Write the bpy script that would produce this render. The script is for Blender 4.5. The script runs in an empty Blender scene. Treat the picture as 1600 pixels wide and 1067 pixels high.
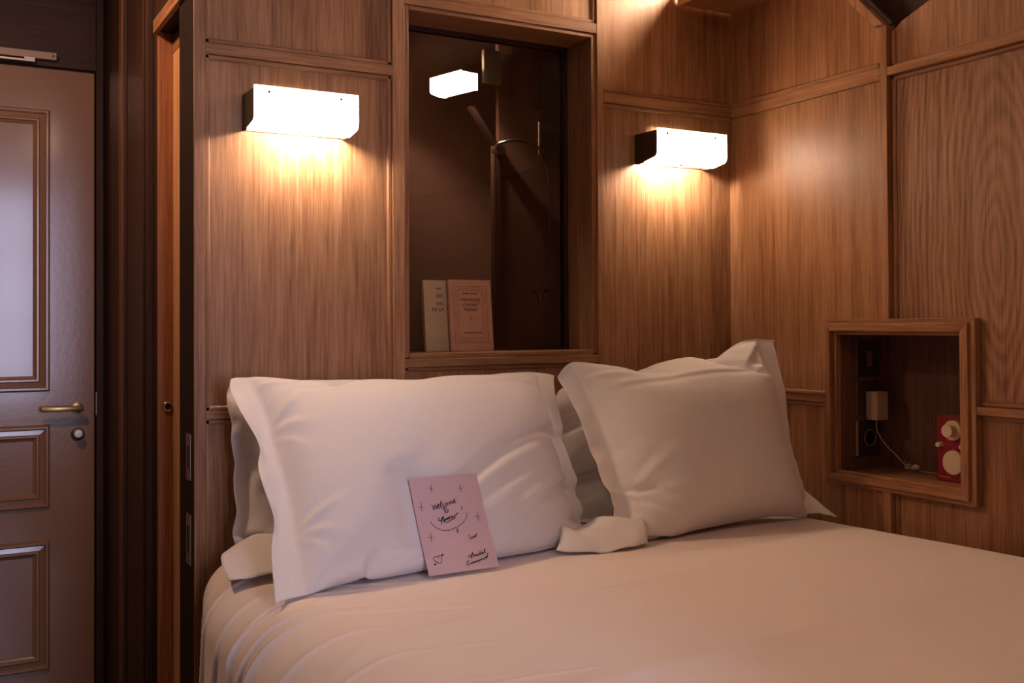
import bpy, bmesh, math, random
import numpy as np
from mathutils import Vector, Matrix
random.seed(7)
scene = bpy.context.scene
COL = scene.collection

# ------------------------------------------------------------------ camera
cam_data = bpy.data.cameras.new('camera')
cam = bpy.data.objects.new('camera', cam_data)
COL.objects.link(cam)
scene.camera = cam
CAM = Vector((0.0, 0.0, 1.30))
yaw, pitch, roll = 0.510227, 0.0129082, -0.00494465
fw = Vector((math.sin(yaw)*math.cos(pitch), math.cos(yaw)*math.cos(pitch), math.sin(pitch)))
rt0 = Vector((math.cos(yaw), -math.sin(yaw), 0))
up0 = rt0.cross(fw)
rt = rt0*math.cos(roll) + up0*math.sin(roll)
up = -rt0*math.sin(roll) + up0*math.cos(roll)
cam.matrix_world = Matrix(((rt.x, up.x, -fw.x, CAM.x), (rt.y, up.y, -fw.y, CAM.y), (rt.z, up.z, -fw.z, CAM.z), (0, 0, 0, 1)))
cam_data.sensor_width = 36.0
cam_data.lens = 36.0*1636.02/1600.0
cam_data.shift_y = -(533.5-486.33)/1600.0
cam_data.clip_start = 0.02

# ------------------------------------------------------------------ world, light, exposure
vs = scene.view_settings
scene.display_settings.display_device = 'sRGB'
vs.view_transform = 'Standard'
vs.look = 'None'
vs.gamma = 1.0
vs.use_curve_mapping = False
vs.exposure = 0.85
world = bpy.data.worlds.new('world')
scene.world = world
world.use_nodes = True
world.node_tree.nodes['Background'].inputs[0].default_value = (0.62, 0.70, 1.0, 1)
world.node_tree.nodes['Background'].inputs[1].default_value = 0.8
try:
    scene.cycles.use_denoising = True
    scene.cycles.max_bounces = 8
    scene.cycles.diffuse_bounces = 5
    scene.cycles.sample_clamp_indirect = 14.0
    scene.cycles.caustics_reflective = False
    scene.cycles.caustics_refractive = False
except Exception:
    pass

def area_light(name, loc, target, sx, sy, power, color, spread=180):
    l = bpy.data.lights.new(name, 'AREA')
    l.shape = 'RECTANGLE'
    l.size, l.size_y = sx, sy
    l.energy = power
    l.color = color
    l.spread = math.radians(spread)
    o = bpy.data.objects.new(name, l)
    COL.objects.link(o)
    o.location = loc
    o.rotation_euler = (Vector(target)-Vector(loc)).to_track_quat('-Z', 'Y').to_euler()
    return o

# daylight through the tall window behind the camera
area_light('window_daylight', (0.55, -1.93, 1.60), (0.55, 0.0, 1.45), 0.60, 1.75, 25, (0.69, 0.70, 1.0))
# added fill lights, no lamp there: over the room and at the bathroom doorway
area_light('warm_fill_light', (0.9, 0.35, 2.55), (1.1, 1.2, 0.0), 0.5, 0.5, 4.0, (1.0, 0.68, 0.45))
area_light('passage_fill_light', (-0.1, 2.62, 2.45), (0.55, 2.90, 1.4), 0.12, 0.12, 7.0, (1.0, 0.60, 0.36))

# ------------------------------------------------------------------ node material helpers
def new_mat(name):
    m = bpy.data.materials.new(name)
    m.use_nodes = True
    nt = m.node_tree
    for n in list(nt.nodes):
        nt.nodes.remove(n)
    out = nt.nodes.new('ShaderNodeOutputMaterial')
    b = nt.nodes.new('ShaderNodeBsdfPrincipled')
    nt.links.new(b.outputs[0], out.inputs[0])
    return m, nt, b, out

def N(nt, typ, **kw):
    n = nt.nodes.new(typ)
    for k, v in kw.items():
        if hasattr(n, k):
            setattr(n, k, v)
    return n

def setin(n, **kw):
    for k, v in kw.items():
        n.inputs[k.replace('_', ' ')].default_value = v

def ramp(nt, stops):
    r = nt.nodes.new('ShaderNodeValToRGB')
    cr = r.color_ramp
    while len(cr.elements) > 1:
        cr.elements.remove(cr.elements[0])
    cr.elements[0].position = stops[0][0]
    cr.elements[0].color = stops[0][1]
    for p, c in stops[1:]:
        e = cr.elements.new(p)
        e.color = c
    return r

def g(v):
    return (v, v, v, 1)

def wood(name, axis, dark, mid, light, rough=0.45, cathedral=None, fine=1.0, spec=0.35, contrast=1.0):
    """oak veneer; axis is the grain direction"""
    m, nt, b, out = new_mat(name)
    L = nt.links.new
    geo = N(nt, 'ShaderNodeTexCoord')
    oi = N(nt, 'ShaderNodeObjectInfo')
    mul = N(nt, 'ShaderNodeVectorMath', operation='MULTIPLY_ADD')
    mul.inputs[0].default_value = (0, 0, 0)
    comb = N(nt, 'ShaderNodeCombineXYZ')
    for i, k in enumerate((13.7, 7.3, 21.1)):
        mm = N(nt, 'ShaderNodeMath', operation='MULTIPLY')
        L(oi.outputs['Random'], mm.inputs[0]); mm.inputs[1].default_value = k
        L(mm.outputs[0], comb.inputs[i])
    add = N(nt, 'ShaderNodeVectorMath', operation='ADD')
    L(geo.outputs['Object'], add.inputs[0]); L(comb.outputs[0], add.inputs[1])
    if cathedral is not None:
        nt.links.remove(add.inputs[1].links[0])
    def mapped(scale_across, scale_along):
        mp = N(nt, 'ShaderNodeMapping')
        s = [scale_across]*3; s['xyz'.index(axis)] = scale_along
        mp.inputs['Scale'].default_value = s
        L(add.outputs[0], mp.inputs['Vector'])
        return mp
    n1 = N(nt, 'ShaderNodeTexNoise'); L(mapped(9, 0.7).outputs[0], n1.inputs['Vector']); setin(n1, Scale=1.0, Detail=4.0, Roughness=0.55, Distortion=0.4)
    n2 = N(nt, 'ShaderNodeTexNoise'); L(mapped(150*fine, 5).outputs[0], n2.inputs['Vector']); setin(n2, Scale=1.0, Detail=5.0, Roughness=0.65)
    n3 = N(nt, 'ShaderNodeTexNoise'); L(mapped(420*fine, 14).outputs[0], n3.inputs['Vector']); setin(n3, Scale=1.0, Detail=2.0, Roughness=0.5)
    n4 = N(nt, 'ShaderNodeTexNoise'); L(mapped(40, 1.1).outputs[0], n4.inputs['Vector']); setin(n4, Scale=1.0, Detail=3.0, Roughness=0.6, Distortion=0.6)
    # growth-ring lines: bands of a distorted coordinate
    if cathedral is not None:
        sub = N(nt, 'ShaderNodeVectorMath', operation='SUBTRACT'); L(geo.outputs['Object'], sub.inputs[0]); sub.inputs[1].default_value = cathedral
        mp = N(nt, 'ShaderNodeMapping'); s = [1.0]*3; s['xyz'.index(axis)] = 0.20; mp.inputs['Scale'].default_value = s; L(sub.outputs[0], mp.inputs['Vector'])
        ln = N(nt, 'ShaderNodeVectorMath', operation='LENGTH'); L(mp.outputs[0], ln.inputs[0])
        nd = N(nt, 'ShaderNodeTexNoise'); L(mapped(4, 1.3).outputs[0], nd.inputs['Vector']); setin(nd, Scale=1.0, Detail=3.0, Roughness=0.6)
        m1 = N(nt, 'ShaderNodeMath', operation='MULTIPLY_ADD'); L(nd.outputs[0], m1.inputs[0]); m1.inputs[1].default_value = 0.11; L(ln.outputs['Value'], m1.inputs[2])
        ring_in = m1.outputs[0]; freq = 420.0
    else:
        m1 = N(nt, 'ShaderNodeMath', operation='MULTIPLY'); L(n1.outputs[0], m1.inputs[0]); m1.inputs[1].default_value = 0.5
        ring_in = m1.outputs[0]; freq = 130.0
    f = N(nt, 'ShaderNodeMath', operation='MULTIPLY'); L(ring_in, f.inputs[0]); f.inputs[1].default_value = freq
    sn = N(nt, 'ShaderNodeMath', operation='SINE'); L(f.outputs[0], sn.inputs[0])
    # blend: tone = .5*n4 + .28*n2 + ring + pores
    def mad(a, k, c):
        x = N(nt, 'ShaderNodeMath', operation='MULTIPLY_ADD'); L(a, x.inputs[0]); x.inputs[1].default_value = k
        if isinstance(c, float): x.inputs[2].default_value = c
        else: L(c, x.inputs[2])
        return x.outputs[0]
    t = mad(n4.outputs[0], 0.60*contrast, 0.5-0.5*(0.60+1.05+0.45+0.5)*contrast)
    t = mad(n2.outputs[0], 1.05*contrast, t)
    t = mad(n3.outputs[0], 0.45*contrast, t)
    t = mad(n1.outputs[0], 0.50*contrast, t)
    t = mad(sn.outputs[0], (0.11 if cathedral is not None else 0.035)*contrast, t)
    r = ramp(nt, [(0.18, (*dark, 1)), (0.5, (*mid, 1)), (0.80, (*light, 1))])
    L(t, r.inputs[0])
    # each board a shade of its own
    hv = N(nt, 'ShaderNodeHueSaturation')
    vv = N(nt, 'ShaderNodeMath', operation='MULTIPLY_ADD'); L(oi.outputs['Random'], vv.inputs[0]); vv.inputs[1].default_value = 0.16; vv.inputs[2].default_value = 0.92
    L(vv.outputs[0], hv.inputs['Value']); L(r.outputs[0], hv.inputs['Color'])
    L(hv.outputs[0], b.inputs['Base Color'])
    rr = mad(n2.outputs[0], 0.2, rough-0.1)
    L(rr, b.inputs['Roughness'])
    b.inputs['Specular IOR Level'].default_value = spec
    bp = N(nt, 'ShaderNodeBump'); bp.inputs['Strength'].default_value = 0.12; bp.inputs['Distance'].default_value = 0.002
    L(t, bp.inputs['Height']); L(bp.outputs[0], b.inputs['Normal'])
    return m

OD, OM, OL = (0.155, 0.063, 0.026), (0.300, 0.136, 0.060), (0.42, 0.215, 0.110)
W = {a: wood('oak_grain_'+a, a, OD, OM, OL) for a in 'xyz'}
W_PANEL = wood('oak_veneer_panel', 'z', OD, OM, OL, rough=0.40)
W_CATH = wood('oak_veneer_cathedral', 'z', (0.145, 0.062, 0.030), (0.300, 0.145, 0.074), (0.42, 0.225, 0.128), rough=0.40, cathedral=(2.205, 1.60, 1.50), contrast=1.0)
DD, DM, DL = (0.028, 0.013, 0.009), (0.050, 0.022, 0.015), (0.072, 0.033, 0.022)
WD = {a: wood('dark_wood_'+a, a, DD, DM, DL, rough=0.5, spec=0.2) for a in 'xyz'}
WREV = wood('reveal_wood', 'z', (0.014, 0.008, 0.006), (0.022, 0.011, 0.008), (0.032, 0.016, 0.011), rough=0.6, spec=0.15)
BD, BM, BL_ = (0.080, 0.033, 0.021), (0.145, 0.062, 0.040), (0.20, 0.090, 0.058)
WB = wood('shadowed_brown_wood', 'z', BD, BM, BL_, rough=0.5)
W_OR = wood('honey_wood', 'z', (0.36, 0.16, 0.07), (0.55, 0.28, 0.14), (0.70, 0.40, 0.22), rough=0.4)

def plain(name, col, rough=0.5, metal=0.0, spec=0.5, bump=0.0, bscale=200.0, coat=0.0, sheen=0.0, mottled=0.0):
    m, nt, b, out = new_mat(name)
    b.inputs['Roughness'].default_value = rough
    b.inputs['Metallic'].default_value = metal
    b.inputs['Specular IOR Level'].default_value = spec
    b.inputs['Coat Weight'].default_value = coat
    b.inputs['Coat Roughness'].default_value = 0.12
    b.inputs['Sheen Weight'].default_value = sheen
    tc = N(nt, 'ShaderNodeTexCoord')
    nz = N(nt, 'ShaderNodeTexNoise'); setin(nz, Scale=bscale, Detail=3.0)
    nt.links.new(tc.outputs['Object'], nz.inputs['Vector'])
    c0 = tuple(c*(1-mottled) for c in col); c1 = tuple(min(1, c*(1+mottled*0.6)) for c in col)
    r = ramp(nt, [(0.3, (*c0, 1)), (0.7, (*c1, 1))])
    nz2 = N(nt, 'ShaderNodeTexNoise'); setin(nz2, Scale=bscale*0.12, Detail=4.0)
    nt.links.new(tc.outputs['Object'], nz2.inputs['Vector'])
    nt.links.new(nz2.outputs[0], r.inputs[0]); nt.links.new(r.outputs[0], b.inputs['Base Color'])
    if bump:
        bp = N(nt, 'ShaderNodeBump'); bp.inputs['Strength'].default_value = bump; bp.inputs['Distance'].default_value = 0.001
        nt.links.new(nz.outputs[0], bp.inputs['Height']); nt.links.new(bp.outputs[0], b.inputs['Normal'])
    return m

def linen(name, col, wscale=9.0, wstr=0.25):
    m, nt, b, out = new_mat(name)
    L = nt.links.new
    b.inputs['Roughness'].default_value = 0.85
    b.inputs['Specular IOR Level'].default_value = 0.15
    b.inputs['Sheen Weight'].default_value = 0.25
    b.inputs['Sheen Roughness'].default_value = 0.5
    tc = N(nt, 'ShaderNodeTexCoord')
    a = N(nt, 'ShaderNodeTexNoise'); setin(a, Scale=900.0, Detail=1.0); L(tc.outputs['Object'], a.inputs['Vector'])
    w = N(nt, 'ShaderNodeTexNoise'); setin(w, Scale=wscale, Detail=5.0, Roughness=0.55, Distortion=1.2); L(tc.outputs['Object'], w.inputs['Vector'])
    r = ramp(nt, [(0.3, (col[0]*0.965, col[1]*0.965, col[2]*0.965, 1)), (0.7, (*col, 1))]); L(a.outputs[0], r.inputs[0]); L(r.outputs[0], b.inputs['Base Color'])
    b1 = N(nt, 'ShaderNodeBump'); b1.inputs['Strength'].default_value = wstr; b1.inputs['Distance'].default_value = 0.010; L(w.outputs[0], b1.inputs['Height'])
    b2 = N(nt, 'ShaderNodeBump'); b2.inputs['Strength'].default_value = 0.10; b2.inputs['Distance'].default_value = 0.0004; L(a.outputs[0], b2.inputs['Height']); L(b1.outputs[0], b2.inputs['Normal'])
    L(b2.outputs[0], b.inputs['Normal'])
    return m

M_PILLOW = linen('white_cotton', (0.82, 0.79, 0.80), 5.5, 0.45)
M_DUVET = linen('duvet_cotton', (0.86, 0.76, 0.73), 5.0, 0.14)
M_BRASS = plain('aged_brass', (0.55, 0.38, 0.13), 0.32, 1.0, mottled=0.25, bscale=120)
M_CHROME = plain('chrome', (0.75, 0.70, 0.66), 0.15, 1.0)
M_STEEL = plain('brushed_steel', (0.50, 0.40, 0.32), 0.35, 1.0)
M_DARKMETAL = plain('dark_bronze_metal', (0.055, 0.042, 0.026), 0.38, 0.6, bump=0.05, bscale=300)
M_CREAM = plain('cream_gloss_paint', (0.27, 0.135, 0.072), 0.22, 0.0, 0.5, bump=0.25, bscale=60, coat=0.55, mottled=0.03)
M_PLASTER = plain('plaster', (0.42, 0.34, 0.28), 0.9, bump=0.1, bscale=80)
M_CEIL = plain('ceiling_paint', (0.50, 0.42, 0.35), 0.9)
M_FLOOR = wood('dark_floorboards', 'y', (0.05, 0.025, 0.015), (0.09, 0.045, 0.028), (0.13, 0.07, 0.04), rough=0.35)
M_PLATE = plain('dark_brown_plate', (0.045, 0.030, 0.022), 0.35, 0.3)
M_SWITCH = plain('brown_switch', (0.16, 0.085, 0.06), 0.35)
M_BEIGE = plain('beige_plastic', (0.38, 0.25, 0.17), 0.4)
M_RED = plain('red_lacquer', (0.23, 0.008, 0.022), 0.30, 0.0, 0.5)
M_KNOB = plain('champagne_knob', (0.78, 0.62, 0.42), 0.35, 0.25)
M_GOLD = plain('gold_print', (0.62, 0.42, 0.22), 0.5)
M_INK = plain('dark_ink', (0.018, 0.006, 0.012), 0.8)
M_REDINK = plain('red_ink', (0.16, 0.025, 0.018), 0.8)
M_BROWNINK = plain('brown_ink', (0.045, 0.018, 0.014), 0.8)
M_CARD = plain('pink_card', (0.70, 0.49, 0.51), 0.75, bump=0.03, bscale=700)
M_BOOK1 = plain('ivory_book_cover', (0.46, 0.32, 0.16), 0.7, bump=0.05, bscale=400, mottled=0.06)
M_BOOK2 = plain('peach_book_cover', (0.48, 0.24, 0.13), 0.7, bump=0.05, bscale=400, mottled=0.06)
M_PAPER = plain('page_edges', (0.50, 0.40, 0.28), 0.9, bump=0.4, bscale=900)
M_CORD = plain('beige_cord', (0.42, 0.30, 0.22), 0.5)
M_BLACK = plain('black_void', (0.010, 0.008, 0.007), 0.8)
M_BATH = plain('brown_bathroom_plaster', (0.36, 0.165, 0.105), 0.8, mottled=0.1, bscale=30)
M_CREAMPANEL = plain('cream_panel', (0.82, 0.66, 0.48), 0.5)

def glass_mat():
    m, nt, b, out = new_mat('window_glass')
    nt.nodes.remove(b)
    tr = N(nt, 'ShaderNodeBsdfTransparent'); tr.inputs[0].default_value = (0.72, 0.68, 0.64, 1)
    gl = N(nt, 'ShaderNodeBsdfGlossy'); gl.inputs['Roughness'].default_value = 0.02; gl.inputs[0].default_value = (1, 1, 1, 1)
    fr = N(nt, 'ShaderNodeFresnel'); fr.inputs['IOR'].default_value = 1.45
    mx = N(nt, 'ShaderNodeMixShader')
    nt.links.new(fr.outputs[0], mx.inputs[0]); nt.links.new(tr.outputs[0], mx.inputs[1]); nt.links.new(gl.outputs[0], mx.inputs[2])
    nt.links.new(mx.outputs[0], out.inputs[0])
    return m
M_GLASS = glass_mat()

def lamp_mat(name, strength, col):
    """frosted opal sheet that glows and passes the bulb's light"""
    m, nt, b, out = new_mat(name)
    nt.nodes.remove(b)
    tl = N(nt, 'ShaderNodeBsdfTranslucent'); tl.inputs[0].default_value = (0.85, 0.80, 0.72, 1)
    df = N(nt, 'ShaderNodeBsdfDiffuse'); df.inputs[0].default_value = (0.8, 0.74, 0.65, 1)
    mx = N(nt, 'ShaderNodeMixShader'); mx.inputs[0].default_value = 0.3
    em = N(nt, 'ShaderNodeEmission'); em.inputs[0].default_value = (*col, 1); em.inputs[1].default_value = strength
    ad = N(nt, 'ShaderNodeAddShader')
    L = nt.links.new
    L(tl.outputs[0], mx.inputs[1]); L(df.outputs[0], mx.inputs[2]); L(mx.outputs[0], ad.inputs[0]); L(em.outputs[0], ad.inputs[1]); L(ad.outputs[0], out.inputs[0])
    return m
LAMPCOL = (1.0, 0.80, 0.60)
M_OPAL = lamp_mat('glowing_opal_glass', 4.5, LAMPCOL)
M_OPALBRIGHT = lamp_mat('bright_opal_glass', 34.0, LAMPCOL)
M_OPALRIM = lamp_mat('opal_glass_rim', 0.5, (1.0, 0.66, 0.42))
def emis(name, col, s):
    m, nt, b, out = new_mat(name)
    b.inputs['Base Color'].default_value = (*col, 1)
    b.inputs['Emission Color'].default_value = (*col, 1)
    b.inputs['Emission Strength'].default_value = s
    return m
M_BULB = emis('lit_bulb', (1.0, 0.87, 0.75), 290.0)

# ------------------------------------------------------------------ mesh helpers
def link(name, mesh, mat, parent=None, smooth=False):
    o = bpy.data.objects.new(name, mesh)
    COL.objects.link(o)
    if mat is not None:
        mesh.materials.append(mat)
    if parent is not None:
        o.parent = parent
    if smooth:
        for p in mesh.polygons:
            p.use_smooth = True
    return o

def obj(name, bm, mat, parent=None, smooth=False, bevel=0.0, seg=2):
    if bevel:
        bmesh.ops.bevel(bm, geom=list(bm.edges), offset=bevel, segments=seg, profile=0.5, affect='EDGES', clamp_overlap=True)
    bmesh.ops.recalc_face_normals(bm, faces=list(bm.faces))
    me = bpy.data.meshes.new(name)
    bm.to_mesh(me); bm.free()
    o = link(name, me, mat, parent)
    if smooth:
        for p in me.polygons:
            p.use_smooth = True
        try:
            me.set_sharp_from_angle(angle=math.radians(30))
        except Exception:
            pass
    return o

def addbox(bm, x0, x1, y0, y1, z0, z1):
    vs_ = [bm.verts.new((x, y, z)) for x in (x0, x1) for y in (y0, y1) for z in (z0, z1)]
    for f in ((0, 1, 3, 2), (4, 6, 7, 5), (0, 4, 5, 1), (2, 3, 7, 6), (0, 2, 6, 4), (1, 5, 7, 3)):
        bm.faces.new([vs_[i] for i in f])
    return vs_

def box(name, x0, x1, y0, y1, z0, z1, mat, parent=None, bevel=0.0):
    bm = bmesh.new()
    addbox(bm, min(x0, x1), max(x0, x1), min(y0, y1), max(y0, y1), min(z0, z1), max(z0, z1))
    return obj(name, bm, mat, parent, bevel=bevel)

def prism(bm, poly, axis_vec, origin, ua, va):
    """extrude 2-D polygon (ua,va axes) along axis_vec from origin"""
    o = Vector(origin); a = Vector(axis_vec); u = Vector(ua); v = Vector(va)
    p0 = [bm.verts.new(o+u*x+v*y) for x, y in poly]
    p1 = [bm.verts.new(o+a+u*x+v*y) for x, y in poly]
    n = len(poly)
    for i in range(n):
        bm.faces.new((p0[i], p0[(i+1) % n], p1[(i+1) % n], p1[i]))
    bm.faces.new(p0[::-1]); bm.faces.new(p1)

def cyl(bm, c, d, r, h, n=24, r2=None, cap=True):
    c = Vector(c); d = Vector(d).normalized()
    q = d.to_track_quat('Z', 'Y'); r2 = r if r2 is None else r2
    a = [bm.verts.new(c + q @ Vector((r*math.cos(t), r*math.sin(t), 0))) for t in [2*math.pi*i/n for i in range(n)]]
    b = [bm.verts.new(c + q @ Vector((r2*math.cos(t), r2*math.sin(t), h))) for t in [2*math.pi*i/n for i in range(n)]]
    for i in range(n):
        bm.faces.new((a[i], a[(i+1) % n], b[(i+1) % n], b[i]))
    if cap:
        bm.faces.new(a[::-1]); bm.faces.new(b)

def lathe(bm, c, d, prof, n=28):
    """prof: list of (radius, height along d)"""
    c = Vector(c); q = Vector(d).normalized().to_track_quat('Z', 'Y')
    rings = []
    for r, h in prof:
        if r < 1e-6:
            rings.append([bm.verts.new(c + q @ Vector((0, 0, h)))])
        else:
            rings.append([bm.verts.new(c + q @ Vector((r*math.cos(2*math.pi*i/n), r*math.sin(2*math.pi*i/n), h))) for i in range(n)])
    for A, B in zip(rings[:-1], rings[1:]):
        for i in range(n):
            j = (i+1) % n
            if len(A) == 1 and len(B) == 1: continue
            if len(A) == 1: bm.faces.new((A[0], B[i], B[j]))
            elif len(B) == 1: bm.faces.new((A[i], A[j], B[0]))
            else: bm.faces.new((A[i], A[j], B[j], B[i]))

def tube(bm, pts, r, n=8):
    pts = [Vector(p) for p in pts]
    rings = []
    prev = None
    for i, p in enumerate(pts):
        t = (pts[min(i+1, len(pts)-1)] - pts[max(i-1, 0)]).normalized()
        if prev is None:
            a = t.orthogonal().normalized()
        else:
            a = (prev - t*prev.dot(t)).normalized()
        prev = a
        b = t.cross(a)
        rings.append([bm.verts.new(p + a*(r*math.cos(2*math.pi*k/n)) + b*(r*math.sin(2*math.pi*k/n))) for k in range(n)])
    for A, B in zip(rings[:-1], rings[1:]):
        for k in range(n):
            bm.faces.new((A[k], A[(k+1) % n], B[(k+1) % n], B[k]))
    bm.faces.new(rings[0][::-1]); bm.faces.new(rings[-1])

def smooth_path(pts, n=8):
    P = [Vector(p) for p in pts]
    out = []
    for i in range(len(P)-1):
        p0, p1, p2, p3 = P[max(i-1, 0)], P[i], P[i+1], P[min(i+2, len(P)-1)]
        for k in range(n):
            t = k/n
            out.append(0.5*((2*p1) + (p2-p0)*t + (2*p0-5*p1+4*p2-p3)*t*t + (-p0+3*p1-3*p2+p3)*t**3))
    out.append(P[-1])
    return out

def tag(o, label=None, cat=None, group=None, kind=None):
    if label: o['label'] = label
    if cat: o['category'] = cat
    if group: o['group'] = group
    if kind: o['kind'] = kind
    return o

def empty(name, loc, rotz=0.0):
    o = bpy.data.objects.new(name, None)
    COL.objects.link(o)
    o.location = loc; o.rotation_euler = (0, 0, rotz)
    o.empty_display_size = 0.05
    return o

def copy_tree(o, parent=None):
    c = o.copy(); COL.objects.link(c); c.parent = parent
    for ch in list(o.children):
        copy_tree(ch, c)
    return c

# ================================================================== THE ROOM
XR = 2.185          # face of the right wall's stiles
YB = 2.500          # face of the headboard wall's stiles
XL = 0.547          # left end of the headboard wall
TOP = 2.62          # ceiling height
PD = 0.013          # how far the veneer panels sit behind stiles and rails

floor = tag(box('floor', -1.7, 3.0, -2.1, 4.3, -0.05, 0.0, M_FLOOR), kind='structure')
ceiling = tag(box('ceiling', -1.7, 3.0, -2.1, 4.3, TOP, TOP+0.05, M_CEIL), kind='structure')

# --- headboard wall: core with the window opening
WX0, WX1, WZ0, WZ1 = 1.083, 1.6835, 1.2276, 2.1368
bm = bmesh.new()
addbox(bm, XL+0.002, WX0, YB+PD+0.012, 2.66, 0, TOP)
addbox(bm, WX1, 2.46, YB+PD+0.012, 2.66, 0, TOP)
addbox(bm, WX0, WX1, YB+PD+0.012, 2.66, 0, WZ0-0.02)
addbox(bm, WX0, WX1, YB+PD+0.012, 2.66, WZ1+0.02, TOP)
wall_back = tag(obj('wall_back', bm, W['z']), kind='structure')
def bpanel(x0, x1, z0, z1, mat=None):
    return box('panel', x0, x1, YB+PD, YB+PD+0.014, z0, z1, mat or W_PANEL, wall_back)
def bstile(x0, x1, z0, z1):
    return box('stile', x0, x1, YB, YB+PD+0.02, z0, z1, W['z'], wall_back, bevel=0.0012)
def brail(x0, x1, z0, z1):
    return box('rail', x0, x1, YB+0.0005, YB+PD+0.02, z0, z1, W['x'], wall_back, bevel=0.0012)
def cove(wall, horizontal, a0, a1, b, side, plane, axis):
    """small moulding hugging the edge of a panel; b = edge coordinate, side = +1 grows up/right, -1 down/left"""
    w, d = 0.0125, 0.0075
    prof = [(0, 0), (w, 0), (w, d*0.45), (w*0.72, d), (w*0.2, d), (0, d*0.6)]
    bm = bmesh.new()
    if axis == 'x':   # wall faces -Y; plane is the Y of the panel face
        if horizontal: prism(bm, prof, (a1-a0, 0, 0), (a0, plane, b), (0, 0, side), (0, -1, 0)); mt = W['x']
        else: prism(bm, prof, (0, 0, a1-a0), (b, plane, a0), (side, 0, 0), (0, -1, 0)); mt = W['z']
    else:             # wall faces -X; plane is the X of the panel face
        if horizontal: prism(bm, prof, (0, a1-a0, 0), (plane, a0, b), (0, 0, side), (-1, 0, 0)); mt = W['y']
        else: prism(bm, prof, (0, 0, a1-a0), (plane, b, a0), (0, side, 0), (-1, 0, 0)); mt = W['z']
    return obj('moulding', bm, mt, wall)
def bcoves(x0, x1, z0, z1, which='lrtb'):
    p = YB+PD
    if 'l' in which: cove(wall_back, False, z0, z1, x0, 1, p, 'x')
    if 'r' in which: cove(wall_back, False, z0, z1, x1, -1, p, 'x')
    if 'b' in which: cove(wall_back, True, x0, x1, z0, 1, p, 'x')
    if 't' in which: cove(wall_back, True, x0, x1, z1, -1, p, 'x')
RZ0, RZ1 = 1.9450, 1.9710       # upper rail
LZ0, LZ1 = 1.0797, 1.0990       # lower rail
SX0, SX1 = 0.5735, 1.0493       # left bay between stiles
bstile(XL, SX0, 0.0, TOP)
bstile(SX1, WX0, 0.0, TOP)
bstile(WX1, 1.7067, 0.0, TOP)
brail(SX0, SX1, RZ0, RZ1); brail(SX0, SX1, LZ0, LZ1)
brail(1.7067, XR+0.02, RZ0-0.003, RZ1); brail(1.7067, XR+0.02, LZ0, LZ1)
brail(WX0, WX1, WZ1, 2.166)
brail(WX0, WX1, 1.1912, 1.2127)
for (x0, x1, z0, z1, w) in ((SX0, SX1, RZ1, TOP, 'lrb'), (SX0, SX1, LZ1, RZ0, 'lrtb'), (SX0, SX1, 0.0, LZ0, 'lrt'),
                            (WX0, WX1, 2.166, TOP, 'lrb'), (WX0, WX1, 0.0, 1.1912, 'lrt'),
                            (1.7067, XR+0.02, RZ1, TOP, 'b'), (1.7067, XR+0.02, LZ1, RZ0-0.003, 'tb'), (1.7067, XR+0.02, 0.0, LZ0, 't')):
    bpanel(x0, x1, z0, z1)
    bcoves(x0, x1, z0, z1, w)
# the wall's left end: reveal board with two lock keeps
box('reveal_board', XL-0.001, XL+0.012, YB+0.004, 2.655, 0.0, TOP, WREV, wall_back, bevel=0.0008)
for z0, z1 in ((0.935, 1.045), (0.735, 0.855)):
    k = box('lock_keep', XL-0.003, XL-0.0005, YB+0.030, YB+0.075, z0, z1, M_STEEL, wall_back, bevel=0.0008)
    box('keep_slot', XL-0.0036, XL-0.0028, YB+0.044, YB+0.060, z0+0.028, z1-0.028, M_BLACK, k)

# --- interior window onto the bathroom
GY = 2.645
win = tag(empty('window_1', (WX0, YB, WZ0)), kind='structure')
def wloc(o):
    o.location = -Vector(win.location); return o
JX0, JX1 = 1.0975, 1.667
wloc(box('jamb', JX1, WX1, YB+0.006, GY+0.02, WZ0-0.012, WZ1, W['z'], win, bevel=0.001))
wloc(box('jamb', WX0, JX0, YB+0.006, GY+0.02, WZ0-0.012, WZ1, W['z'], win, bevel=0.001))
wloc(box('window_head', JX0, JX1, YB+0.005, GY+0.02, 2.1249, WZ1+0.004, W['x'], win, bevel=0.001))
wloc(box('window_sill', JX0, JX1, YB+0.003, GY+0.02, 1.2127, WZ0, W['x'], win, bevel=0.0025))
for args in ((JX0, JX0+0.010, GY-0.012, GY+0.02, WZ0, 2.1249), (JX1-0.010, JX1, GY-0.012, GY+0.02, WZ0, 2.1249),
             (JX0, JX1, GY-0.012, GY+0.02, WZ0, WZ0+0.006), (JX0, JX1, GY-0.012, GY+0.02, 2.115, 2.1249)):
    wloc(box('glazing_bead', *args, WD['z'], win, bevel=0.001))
wloc(box('pane', JX0+0.004, JX1-0.004, GY, GY+0.0006, WZ0+0.002, 2.120, M_GLASS, win))

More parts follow.
